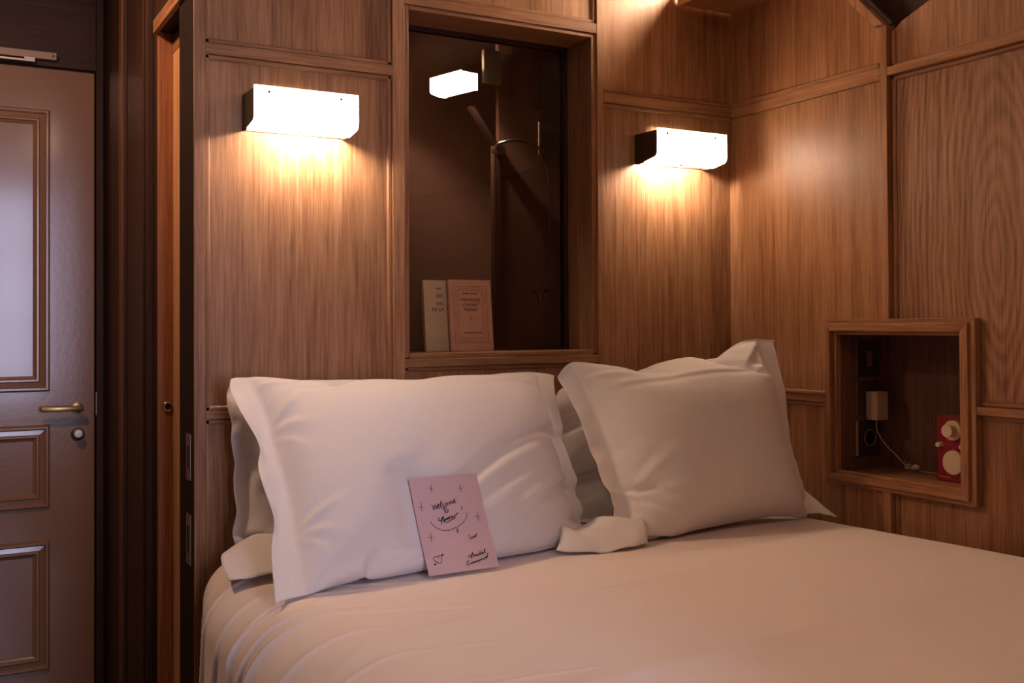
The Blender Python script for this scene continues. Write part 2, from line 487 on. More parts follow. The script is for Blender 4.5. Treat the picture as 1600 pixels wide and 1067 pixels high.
# --- right wall, with the niche opening (y 1.677..2.092, z .889..1.278) and a dark recess made up for the shadow at the top
NY0, NY1, NZ0, NZ1 = 1.677, 2.088, 0.8885, 1.2785
bm = bmesh.new()
X0, X1 = XR+PD+0.012, 2.47
addbox(bm, X0, X1, NY1, YB+PD, 0, 2.03)
addbox(bm, X0, X1, 0.4, NY0, 0, 2.03)
addbox(bm, X0, X1, NY0, NY1, 0, NZ0-0.02)
addbox(bm, X0, X1, NY0, NY1, NZ1+0.02, 2.03)
addbox(bm, X0, X1, 2.12, YB+PD, 2.03, TOP)
addbox(bm, X0, X1, 0.4, 1.50, 2.03, TOP)
addbox(bm, X0+0.12, X1, 1.50, 2.12, 2.03, TOP)
addbox(bm, X0, X1, -2.1, 0.4, 0, TOP)
wall_right = tag(obj('wall_right', bm, W['z']), kind='structure')
def ryz(name, poly, x0, x1, mat):
    bm = bmesh.new()
    prism(bm, poly, (x1-x0, 0, 0), (x0, 0, 0), (0, 1, 0), (0, 0, 1))
    return obj(name, bm, mat, wall_right)
def rbox(name, y0, y1, z0, z1, mat, x0=XR, x1=XR+PD+0.02, bevel=0.0012):
    return box(name, x0, x1, y0, y1, z0, z1, mat, wall_right, bevel=bevel)
SY0, SY1 = 1.897, 1.921     # the stile above and below the niche
PX0, PX1 = XR+PD, XR+PD+0.014
PR = PX0+0.010       # the right-hand bay sits deeper
# upper bay left of the stile: panels almost flush with it
FL = XR+0.0035
def rpanel(y0, y1, z0, z1, mat=None, x=PX0):
    return box('panel', x, PX1+0.002, y0, y1, z0, z1, mat or W_PANEL, wall_right)
ryz('panel', [(YB+PD, RZ1), (YB+PD, TOP), (2.42, TOP), (1.921, 2.086), (1.921, RZ1)], FL, PX1+0.002, W_PANEL)
ryz('panel', [(SY1, RZ0-0.01), (SY1, 1.300), (2.108, 1.300), (2.108, LZ1), (YB+PD, LZ1), (YB+PD, RZ0-0.01)], FL, PX1+0.002, W_PANEL)
rpanel(2.117, YB+PD, 0.0, LZ0)
# right of the stile (towards the camera)
ryz('panel', [(SY0, RZ1), (SY0, 2.062), (1.868, 2.083), (1.60, 2.178), (0.4, 2.60), (0.4, RZ1)], PR, PX1+0.002, W_PANEL)
ryz('panel', [(0.4, LZ1), (1.650, LZ1), (1.650, 1.300), (SY0, 1.300), (SY0, RZ0), (0.4, RZ0)], PR, PX1+0.002, W_CATH)
ryz('panel', [(0.4, 0.0), (SY0, 0.0), (SY0, 0.872), (1.650, 0.872), (1.650, LZ0), (0.4, LZ0)], PR, PX1+0.002, W_PANEL)
rpanel(SY1, 2.117, 0.0, 0.872)
# stiles
rbox('stile', SY0, SY1, 1.31, 2.079, W['z'], x0=XR-0.001)
rbox('stile', SY0, SY1, 0.0, 0.868, W['z'], x0=XR-0.001)
# the slanting board above the stile
bm = bmesh.new()
prism(bm, [(SY0, 2.078), (SY1+0.006, 2.078), (2.427, 2.578), (2.395, 2.60)], (PD+0.032, 0, 0), (XR-0.012, 0, 0), (0, 1, 0), (0, 0, 1))
obj('slanting_stile', bm, W['z'], wall_right, bevel=0.0015)
bm = bmesh.new()
prism(bm, [(1.886, 2.083), (SY0-0.001, 2.079), (2.392, 2.598), (2.376, 2.605)], (0.012, 0, 0), (PX0-0.004, 0, 0), (0, 1, 0), (0, 0, 1))
obj('moulding', bm, WD['z'], wall_right)
box('shadow_recess_back', PX0+0.115, PX0+0.125, 1.4, 2.46, 2.02, TOP, WD['z'], wall_right)  # dark wood back of the recess that stands in for a shadow
# rails
rbox('rail', SY1, YB, RZ0-0.008, RZ1, W['y'], x0=XR-0.001)
rbox('rail', 0.4, SY0, RZ0, RZ1-0.004, W['y'])
rbox('rail', 2.117, YB, LZ0, LZ1, W['y'])
rbox('rail', 0.4, 1.646, LZ0, LZ1, W['y'])
for y0, y1, z, s, p in ((SY1, YB, RZ1, 1, FL), (0.4, SY0, RZ1-0.004, 1, PR), (0.4, SY0, RZ0, -1, PR), (2.117, YB, LZ1, 1, FL), (2.117, YB, LZ0, -1, PX0),
                        (0.4, 1.646, LZ1, 1, PR), (0.4, 1.646, LZ0, -1, PR)):
    cove(wall_right, True, y0, y1, z, s, p, 'y')
for z0, z1, b, s, p in ((LZ1+0.21, RZ0, SY0, -1, PR), (RZ1, 2.062, SY0, -1, PR), (0.0, 0.868, SY0, -1, PR), (0.0, 0.868, SY1, 1, PX0)):
    cove(wall_right, False, z0, z1, b, s, p, 'y')
# niche surround
def nbox(name, y0, y1, z0, z1, mat, x0, x1):
    return box(name, x0, x1, y0, y1, z0, z1, mat, niche, bevel=0.0015)
niche = empty('niche', (0, 0, 0)); niche.parent = wall_right
FX = XR-0.012
bm = bmesh.new()
def mitre(y0, y1, z0, z1, iy0, iy1, iz0, iz1, xa, xb, name):
    o = [(y0, z0), (y1, z0), (y1, z1), (y0, z1)]; i = [(iy0, iz0), (iy1, iz0), (iy1, iz1), (iy0, iz1)]
    for k in range(4):
        q = (k+1) % 4
        bm = bmesh.new()
        prism(bm, [o[k], o[q], i[q], i[k]], (xb-xa, 0, 0), (xa, 0, 0), (0, 1, 0), (0, 0, 1))
        obj(name, bm, W['y'] if k in (0, 2) else W['z'], niche, bevel=0.0013)
mitre(1.655, 2.105, 0.872, 1.300, NY0, 2.092, 0.889, 1.2785, FX, XR+0.022, 'frame_member')
mitre(1.640, 2.118, 0.860, 1.311, 1.657, 2.103, 0.874, 1.298, XR-0.003, XR+0.02, 'frame_moulding')
mitre(NY0-0.001, 2.093, 0.8885, 1.2795, NY0+0.008, 2.083, 0.896, 1.2685, XR+0.004, XR+0.02, 'frame_bead')
NX = 2.400
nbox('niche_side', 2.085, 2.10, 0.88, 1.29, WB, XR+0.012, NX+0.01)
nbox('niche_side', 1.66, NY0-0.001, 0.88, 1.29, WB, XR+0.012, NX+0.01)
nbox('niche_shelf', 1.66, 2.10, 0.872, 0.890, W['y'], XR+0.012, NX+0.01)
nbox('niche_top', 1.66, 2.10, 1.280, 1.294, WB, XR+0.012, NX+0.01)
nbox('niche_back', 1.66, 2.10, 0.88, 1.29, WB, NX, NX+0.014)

# --- high shelf in the corner, which hides a lamp
shelf = empty('corner_shelf', (1.99, 2.30, 2.26)); 
tag(shelf, 'oak shelf box high in the far right corner, cut by the top of the picture', 'shelf')
def sl(o, r): o.location = -Vector(r.location); return o
sl(box('shelf_board', 1.992, XR-0.0015, 2.12, YB-0.001, 2.262, 2.285, W['y'], shelf, bevel=0.001), shelf)
sl(box('shelf_edge', 1.975, 1.992, 2.12, YB-0.001, 2.257, 2.300, W['y'], shelf, bevel=0.001), shelf)

# --- passage to the entrance door
PXW = 0.547
wp = tag(box('wall_passage', PXW+0.014, 0.75, 2.955, 4.0, 0, TOP, WD['z']), kind='structure')
for y0, y1, x in ((2.965, 3.045, 0.012), (3.045, 3.50, 0.0), (3.50, 3.56, -0.006), (3.56, 3.78, 0.003), (3.78, 3.95, 0.010)):
    box('panel', PXW+x, PXW+0.015, y0+0.0015, y1-0.0015, 0, TOP, WD['z'] if x > -0.001 else WB, wp, bevel=0.001)
for y in (3.05, 3.075, 3.13, 3.44):
    box('moulding', PXW-0.006, PXW+0.001, y, y+0.010, 0, TOP, WD['z'], wp, bevel=0.002)
# sliding door in its pocket at the far side of the bathroom doorway
d2 = tag(empty('door_2', (0.57, 2.95, 0)), kind='structure')
def dl2(o): return sl(o, d2)
dl2(box('door_edge', 0.5485, 0.5865, 2.935, 2.954, 0.0, 2.10, wood('reddish_door_edge', 'z', (0.18, 0.065, 0.028), (0.32, 0.13, 0.06), (0.42, 0.19, 0.09)), d2, bevel=0.001))
dl2(box('door_stop', 0.5868, 0.604, 2.73, 2.95, 0.0, 2.045, W_OR, d2, bevel=0.002))
dl2(box('door_stop_bead', 0.5840, 0.588, 2.80, 2.815, 0.0, 2.045, W_OR, d2, bevel=0.0015))
dl2(box('door_rail', 0.5860, 0.606, 2.73, 2.95, 2.046, 2.092, W['y'], d2, bevel=0.001))
bm = bmesh.new(); lathe(bm, (0.572, 2.9352, 1.083), (0, -1, 0), [(0.0075, 0.0), (0.0085, 0.003), (0.0125, 0.0035), (0.0140, 0.0015), (0.0140, 0.0)])
dl2(obj('finger_pull_ring', bm, M_CHROME, d2, smooth=True))
bm = bmesh.new(); cyl(bm, (0.572, 2.9351, 1.083), (0, -1, 0), 0.0095, 0.0006)
dl2(obj('finger_pull_hole', bm, M_BLACK, d2))
# header trim over the bathroom doorway
tr = tag(empty('trim_1', (0.547, 2.7, 2.1)), kind='structure')
sl(box('header_board', 0.536, 0.549, 2.40, 2.945, 2.095, 2.130, W['y'], tr, bevel=0.0012), tr)
sl(box('header_lining', 0.549, 0.66, 2.656, 2.945, 2.100, 2.14, M_BLACK, tr), tr)
sl(box('header_panel', 0.556, 0.58, 2.656, 2.955, 2.14, TOP, WD['y'], tr), tr)

# end wall of the passage with the entrance door
DY = 3.95
we = tag(empty('wall_entrance', (0, DY, 0)), kind='structure')
def el(o): return sl(o, we)
el(box('wall_panel', -0.6, 0.56, DY+0.006, DY+0.10, 2.20, TOP, WD['x'], we))
el(box('door_casing', 0.524, 0.5465, DY-0.02, DY+0.08, 0, 2.62, WD['z'], we, bevel=0.001))
el(box('door_casing', -0.42, 0.524, DY-0.012, DY+0.08, 2.2035, 2.228, WD['x'], we, bevel=0.001))
el(box('wall_panel', -0.6, -0.40, DY+0.006, DY+0.1, 0, 2.2, WD['z'], we))
el(box('wall_core', -0.7, 2.7, DY+0.30, DY+0.34, 0, TOP, M_BATH, we))
el(box('wall_core', 0.5465, 0.75, DY+0.001, DY+0.10, 0, TOP, WD['z'], we))
tag(box('wall_passage_left', -0.62, -0.55, 2.6, 4.0, 0, TOP, WD['z']), kind='structure')
tag(box('wall_back_left', -1.7, -0.55, 2.5, 2.6, 0, TOP, W['z']), kind='structure')
tag(box('wall_left', -1.75, -1.7, -2.1, 2.6, 0, TOP, M_PLASTER), kind='structure')
bm = bmesh.new()
wx0, wx1, wz0, wz1 = 0.2, 0.9, 0.65, 2.5
addbox(bm, -1.7, wx0, -2.1, -2.0, 0, TOP); addbox(bm, wx1, 3.0, -2.1, -2.0, 0, TOP)
addbox(bm, wx0, wx1, -2.1, -2.0, 0, wz0); addbox(bm, wx0, wx1, -2.1, -2.0, wz1, TOP)
addbox(bm, -1.80, -1.75, -2.1, 4.3, 0, TOP); addbox(bm, 2.60, 2.7, 0.0, 4.3, 0, TOP); addbox(bm, -1.75, -0.62, 2.6, 2.7, 0, TOP)
tag(obj('wall_front', bm, M_PLASTER), kind='structure')
w2 = tag(empty('window_2', (0.35, -2.0, 0.65)), kind='structure')
for a in ((wx0, wx0+.05, wz0, wz1), (wx1-.05, wx1, wz0, wz1), (wx0, wx1, wz0, wz0+.05), (wx0, wx1, wz1-.05, wz1), (0.53, 0.56, wz0, wz1), (wx0, wx1, 1.28, 1.31), (wx0, wx1, 1.9, 1.93)):
    sl(box('window_bar', a[0], a[1], -1.90, -1.86, a[2], a[3], M_CREAMPANEL, w2), w2)

# unseen wall added right of the camera to keep daylight off the right pillow
tag(box('shade_wall', 0.90, 2.6, -0.25, 0.30, 0.0, TOP, W['z']), kind='structure')
# entrance door
d1 = tag(empty('door_1', (0.07, DY, 0)), kind='structure')
def dl1(o): return sl(o, d1)
DX1, DX0 = 0.520, -0.38
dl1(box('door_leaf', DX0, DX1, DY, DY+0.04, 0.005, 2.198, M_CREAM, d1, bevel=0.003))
def framed(x0, x1, z0, z1):
    """raised bolection moulding around a sunk panel"""
    pr = [(0, 0), (0.002, 0.008), (0.007, 0.013), (0.013, 0.013), (0.017, 0.008), (0.018, 0.005), (0.033, 0.007), (0.037, 0.011), (0.042, 0.011), (0.046, 0.006), (0.053, 0.003), (0.055, 0.0)]
    cr = [(x0, z0, 1, 1), (x1, z0, -1, 1), (x1, z1, -1, -1), (x0, z1, 1, -1)]
    for k in range(4):
        bm = bmesh.new()
        P = [[bm.verts.new((cx+sx*w, DY+0.0005-d, cz+sz*w)) for (w, d) in pr] for (cx, cz, sx, sz) in (cr[k], cr[(k+1) % 4])]
        for i in range(len(pr)-1):
            bm.faces.new((P[0][i], P[1][i], P[1][i+1], P[0][i+1]))
        bm.faces.new((P[0][0], P[0][-1], P[1][-1], P[1][0]))
        bm.faces.new(P[0]); bm.faces.new(P[1][::-1])
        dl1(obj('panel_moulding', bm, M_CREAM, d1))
framed(-0.235, 0.375, 1.077, 2.054)
framed(-0.235, 0.375, 0.676, 0.963)
framed(-0.235, 0.375, 0.12, 0.565)
# lever handle
bm = bmesh.new(); cyl(bm, (0.462, DY, 1.018), (0, -1, 0), 0.019, 0.007); 
h = dl1(obj('handle_rose', bm, M_BRASS, d1, smooth=True, bevel=0.001))
bm = bmesh.new(); cyl(bm, (0.462, DY-0.005, 1.018), (0, -1, 0), 0.009, 0.035)
obj('handle_neck', bm, M_BRASS, h, smooth=True)
bm = bmesh.new(); addbox(bm, 0.342, 0.480, DY-0.052, DY-0.036, 1.009, 1.026)
obj('handle_lever', bm, M_BRASS, h, bevel=0.003, smooth=True)
bm = bmesh.new(); cyl(bm, (0.464, DY, 0.925), (0, -1, 0), 0.0225, 0.008)
t_ = dl1(obj('thumbturn_rose', bm, M_DARKMETAL, d1, smooth=True, bevel=0.001))
bm = bmesh.new(); lathe(bm, (0.463, DY-0.008, 0.929), (0, -1, 0), [(0.007, 0), (0.008, 0.012), (0.0145, 0.02), (0.0155, 0.026), (0.012, 0.031), (0, 0.032)])
obj('thumbturn_knob', bm, plain('pale_nickel', (0.72, 0.68, 0.60), 0.4, 0.3), t_, smooth=True)
dl1(box('strike_plate', 0.5225, 0.5240, DY-0.014, DY-0.010, 0.99, 1.07, M_STEEL, d1))
# door closer arm at the top
clo = empty('door_closer', (0.2, DY, 2.24)); clo.parent = None
tag(clo, 'beige metal door closer rail above the cream entrance door', 'door closer')
sl(box('closer_rail', -0.10, 0.392, DY-0.035, DY-0.014, 2.222, 2.247, M_BEIGE, clo, bevel=0.001), clo)
sl(box('closer_arm', -0.10, 0.325, DY-0.040, DY-0.028, 2.207, 2.216, M_STEEL, clo, bevel=0.002), clo)
sl(box('arm_slider', 0.29, 0.325, DY-0.036, DY-0.020, 2.214, 2.224, M_STEEL, clo, bevel=0.001), clo)
bm = bmesh.new(); cyl(bm, (0.382, DY-0.035, 2.235), (0, -1, 0), 0.004, 0.001, 12)
sl(obj('screw', bm, M_DARKMETAL, clo), clo)

# --- bathroom behind the glass
bm = bmesh.new()
addbox(bm, 0.75, 2.6, 4.15, 4.2, 0, TOP); addbox(bm, 2.55, 2.6, 2.66, 4.15, 0, TOP)
tag(obj('wall_bathroom', bm, M_BATH), kind='structure')
tag(box('reflected_trim_2', 1.970, 2.000, 3.66, 3.69, 0.0, 2.02, WB, bevel=0.002), kind='structure')  # post in place of the room's stile reflected in the glass
tag(box('wall_shower', 2.000, 2.54, 3.675, 3.70, 0.0, TOP, M_BATH), kind='structure')
bm = bmesh.new(); prism(bm, [(1.865, 2.16), (1.885, 2.16), (2.0, 2.005), (1.976, 2.005)], (0, 0.03, 0), (0, 3.66, 0), (1, 0, 0), (0, 0, 1))
tag(obj('reflected_trim_3', bm, WD['z']), kind='structure')  # brace in place of the slanting board reflected in the glass
sh = empty('shower_fitting', (2.0, 3.5, 2.0)); tag(sh, 'copper-toned shower arm and hose seen dimly through the inner window', 'shower')
bm = bmesh.new(); tube(bm, smooth_path([(1.985, 3.66, 1.995), (1.93, 3.55, 2.0), (1.99, 3.5, 2.012), (2.06, 3.5, 1.998), (2.10, 3.5, 1.975), (2.112, 3.5, 1.945)]), 0.006)
sl(obj('shower_arm', bm, M_STEEL, sh, smooth=True), sh)
bm = bmesh.new(); cyl(bm, (2.108, 3.5, 1.975), (0.2, 0, -1), 0.010, 0.035, 14, 0.016)
sl(obj('shower_head', bm, M_CHROME, sh, smooth=True), sh)
bm = bmesh.new(); tube(bm, smooth_path([(2.112, 3.5, 1.94), (2.128, 3.5, 1.83), (2.14, 3.52, 1.6), (2.135, 3.55, 1.45)]), 0.004)
sl(obj('shower_hose', bm, M_STEEL, sh, smooth=True), sh)
bm = bmesh.new(); tube(bm, [(2.085, 3.5, 1.96), (2.085, 3.5, 2.09)], 0.005); tube(bm, [(2.085, 3.5, 2.07), (2.17, 3.5, 2.075)], 0.005)
sl(obj('riser_pipe', bm, M_STEEL, sh, smooth=True), sh)
bm = bmesh.new(); cyl(bm, (1.985, 3.625, 1.995), (0, 1, 0), 0.02, 0.05, 16)
sl(obj('wall_flange', bm, M_STEEL, sh, smooth=True), sh)
sm = empty('shower_mixer', (2.11, 3.5, 1.44)); tag(sm, 'small shower mixer tap glinting through the inner window', 'tap')
bm = bmesh.new(); cyl(bm, (2.085, 3.55, 1.435), (1, 0, 0), 0.012, 0.05, 14)
sl(obj('mixer_body', bm, M_CHROME, sm, smooth=True), sm)
for x in (2.083, 2.138):
    bm = bmesh.new(); lathe(bm, (x, 3.545, 1.435), (0, -1, 0), [(0.006, 0), (0.011, 0.01), (0.012, 0.02), (0.007, 0.026), (0, 0.027)], 14)
    sl(obj('mixer_handle', bm, M_CHROME, sm, smooth=True), sm)
bm = bmesh.new(); tube(bm, smooth_path([(2.086, 3.545, 1.43), (2.086, 3.52, 1.42), (2.088, 3.51, 1.39)]), 0.006)
sl(obj('mixer_spout', bm, M_CHROME, sm, smooth=True), sm)
lit_patch_panel = box('cream_panel', 1.885, 1.96, 3.58, 3.60, 2.24, 2.37, M_CREAMPANEL, bevel=0.002)  # added pale panel, its light colour stands in for a lit patch
tag(lit_patch_panel, 'pale panel added behind the inner window for the lit patch beside the lamp', 'panel')

# ================================================================== WALL LAMPS
def make_sconce():
    root = empty('wall_lamp', (0, 0, 0))
    w, d, h = 0.256, 0.114, 0.088
    prof = [(-0.001, 0.000), (-0.001, 0.086), (-(d-0.004), h-0.003), (-(d-0.004), 0.020), (-(d-0.009), 0.009), (-(d-0.020), 0.004), (-0.05, -0.0015), (-0.02, -0.003)]
    for x in (0.0015, w-0.004):
        bm = bmesh.new(); prism(bm, prof, (0.0025, 0, 0), (x, 0, 0), (0, 1, 0), (0, 0, 1))
        obj('end_cap', bm, M_DARKMETAL, root)
    box('back_plate', 0.004, w-0.004, -0.004, -0.001, 0.002, 0.085, M_STEEL, root)
    box('light_baffle', 0.004, w-0.004, -d+0.006, -0.020, 0.0845, 0.0860, M_DARKMETAL, root)  # added baffle that holds back light going up the wall
    for xa, xb in ((0.004, 0.075), (w-0.075, w-0.004)):
        box('light_baffle', xa, xb, -0.020, -0.001, 0.0845, 0.0860, M_DARKMETAL, root)
    # opal glass sheet bent under at the bottom
    path = [(-d, h), (-d, 0.022)]
    for a in range(1, 7):
        t = math.radians(a*13); path.append((-(d-0.017)-0.017*math.cos(t), 0.022-0.017*math.sin(t)))
    path += [(-0.050, -0.003)]
    def sheet(th, x0, x1):
        bm = bmesh.new(); P = []
        for i, (y, z) in enumerate(path):
            a = Vector(path[max(i-1, 0)]); b = Vector(path[min(i+1, len(path)-1)]); t = (b-a).normalized(); n = Vector((-t.y, t.x))
            P.append((Vector((y, z)), Vector((y, z))+n*th))
        out = [p for p, _ in P] + [q for _, q in reversed(P)]
        prism(bm, [(p.x, p.y) for p in out], (x1-x0, 0, 0), (x0, 0, 0), (0, 1, 0), (0, 0, 1))
        return bm
    bm = sheet(0.003, 0.0, w)
    gl = obj('glass_shade', bm, M_OPAL, root)
    box('glass_rim', 0.0, w, -d-0.0005, -d+0.0035, h, h+0.0022, M_OPALRIM, root)
    for x in (0.035, w-0.045):
        bm = bmesh.new(); lathe(bm, (x, -d, h-0.012), (0, -1, 0), [(0.0036, -0.004), (0.0036, 0.001), (0.0026, 0.0022), (0, 0.0026)], 14)
        obj('screw', bm, M_DARKMETAL, root, smooth=True)
    bm = bmesh.new(); lathe(bm, (w*0.5, -0.058, -0.0015), (0, 0, -1), [(0.0045, -0.004), (0.0045, 0.002), (0, 0.004)], 14)
    obj('screw', bm, M_DARKMETAL, root, smooth=True)
    bm = bmesh.new(); cyl(bm, (w*0.5-0.085, -0.058, 0.045), (1, 0, 0), 0.012, 0.03, 16)
    obj('lamp_holder', bm, M_BEIGE, root, smooth=True)
    bm = bmesh.new(); lathe(bm, (w*0.5-0.056, -0.058, 0.045), (1, 0, 0), [(0.010, 0), (0.013, 0.012), (0.014, 0.05), (0.014, 0.09), (0.010, 0.105), (0, 0.11)], 20)
    obj('bulb', bm, M_BULB, root, smooth=True)
    return root
sc = make_sconce()
sc.location = (0.662, YB+PD, 1.770)
tag(sc, 'wall lamp of frosted glass and dark metal left of the inner window', 'lamp', 'lit wall lamps over the bed')
sc2 = copy_tree(sc); sc2.location = (1.822, YB+PD, 1.772)
for r_, dx in ((sc, 0.030), (sc2, -0.022)):
    for c_ in r_.children:
        if c_.name.startswith(('bulb', 'lamp_holder')):
            c_.location.x += dx
sc2['label'] = 'frosted glass wall lamp near the room corner, right of the inner window'
sc3 = copy_tree(sc); sc3['label'] = 'lamp copy behind the inner window, standing in for a reflected lamp'
del sc3['group']
sc3.location = (1.80, 3.74, 2.200); sc3.scale = (0.74, 0.74, 0.74); sc3.rotation_euler = (0, 0, math.radians(-76))  # lamp added behind the glass in place of a reflection
for c_ in sc3.children:
    if c_.name.startswith('end_cap'):
        c_.material_slots[0].link = 'OBJECT'; c_.material_slots[0].material = M_OPAL
sc4 = copy_tree(sc); del sc4['group']
for c_ in sc4.children:
    if c_.name.startswith('glass_shade'):
        c_.material_slots[0].link = 'OBJECT'; c_.material_slots[0].material = M_OPALBRIGHT
sc4['label'] = 'wall lamp above the corner shelf, beyond the top of the picture'
sc4.location = (XR+0.010, 2.42, 2.36); sc4.rotation_euler = (0, 0, math.radians(-90))

# ================================================================== BED
def bed_z(x, y):
    """top of the duvet"""
    x = np.asarray(x, float); y = np.asarray(y, float)
    r = np.clip(0.110 + (2.35-y)*0.09, 0.10, 0.19)
    xe = 0.505 - np.clip(2.2-y, 0, 1.5)*0.02 + np.clip(y-2.2, 0, 0.4)*0.20
    z = 0.772 + 0.010*np.exp(-((y-1.45)/0.5)**2) + 0.004*np.sin(x*5+y*3)
    q = np.clip((xe+r-x)/r, 0, 1)
    return z - r*(1-np.sqrt(np.clip(1-q*q, 0, 1))) - np.clip((x-2.08)/0.1, 0, 1)**2*0.03

def make_duvet():
    rs = np.random.RandomState(5)
    ys = np.linspace(0.42, 2.44, 480)
    n_top, n_arc, n_side = 150, 34, 60
    V = []
    folds = []
    yk = 0.3
    while yk < 2.40:
        folds.append((yk, rs.uniform(0.0035, 0.008), rs.uniform(0.0065, 0.014)*rs.choice([0.5, 1.0, 1.0]), rs.uniform(0.05, 0.50), rs.uniform(0.1, 0.75)))
        yk += rs.choice([rs.uniform(0.02, 0.04), rs.uniform(0.06, 0.16)])
    longf = [(1.30, 0.030, 0.006, 0.12), (1.72, 0.022, 0.0045, 0.20), (1.02, 0.03, 0.005, -0.1), (0.62, 0.04, 0.006, 0.05)]
    for y in ys:
        r = float(np.clip(0.110 + (2.35-y)*0.09, 0.10, 0.19)); xe = 0.505 - min(max(2.2-y, 0), 1.5)*0.02 + max(y-2.2, 0)*0.20
        zt = lambda x: float(bed_z(max(x, xe+r), y))
        row = []
        for i in range(n_top):
            x = 2.168 - (2.168-(xe+r))*i/(n_top-1)
            row.append((x, zt(x), 0.0, 1.0, (xe+r-x)))          # x, z, normal(x,z), signed distance from edge start
        z0 = zt(xe+r)
        for i in range(1, n_arc+1):
            a = math.pi/2*i/n_arc
            row.append((xe+r-r*math.sin(a), z0-r+r*math.cos(a), -math.sin(a), math.cos(a), r*a))
        for i in range(1, n_side+1):
            t = i/n_side
            row.append((xe-0.01*t, z0-r-(z0-r-0.16)*t, -1.0, 0.0, r*math.pi/2+(z0-r-0.16)*t))
        for (x, z, nx, nz, s) in row:
            d = 0.0
            for (yk, wd, am, ln, sl) in folds:
                yy = yk + sl*np.clip(s, -0.4, 0.3)*0.45
                if abs(y-yy) < 5*wd:
                    env = 1/(1+math.exp(-(s+ln*0.45)/0.045))*min(1.0, 0.35+max(s, 0)*2.2)
                    if s > 0.35: env *= math.exp(-(s-0.35)*0.8)
                    d += am*env*math.exp(-((y-yy)/wd)**2)
            for (yk, wd, am, sl) in longf:
                yy = yk + sl*(x-1.2)
                d += am*math.exp(-((y-yy)/wd)**2)*math.exp(-((s+0.5)/0.7)**2)
            V.append((x+nx*d, y, z+nz*d))
    nr = n_top+n_arc+n_side
    F = []
    for j in range(len(ys)-1):
        for i in range(nr-1):
            a = j*nr+i
            F.append((a, a+nr, a+nr+1, a+1))
    me = bpy.data.meshes.new('duvet'); me.from_pydata(V, [], F); me.update()
    o = link('duvet', me, M_DUVET, smooth=True)
    return o
duvet = make_duvet()
so = duvet.modifiers.new('thickness', 'SOLIDIFY'); so.thickness = 0.012; so.offset = -1
tag(duvet, 'pale cream pink duvet spread over the bed, creased at its left edge', 'duvet')
bed = empty('bed', (1.34, 1.3, 0)); tag(bed, 'double bed hidden under the pale duvet, against the panelled walls', 'bed')
def bl(o): return sl(o, bed)
bl(box('mattress', 0.66, 2.15, 0.46, 2.48, 0.36, 0.64, M_PILLOW, bed, bevel=0.04))
bl(box('bed_base', 0.68, 2.14, 0.48, 2.47, 0.08, 0.36, WD['x'], bed, bevel=0.005))
for x in (0.75, 2.06):
    for y in (0.56, 2.38):
        bl(box('leg', x-0.03, x+0.03, y-0.03, y+0.03, 0.0, 0.08, WD['z'], bed))

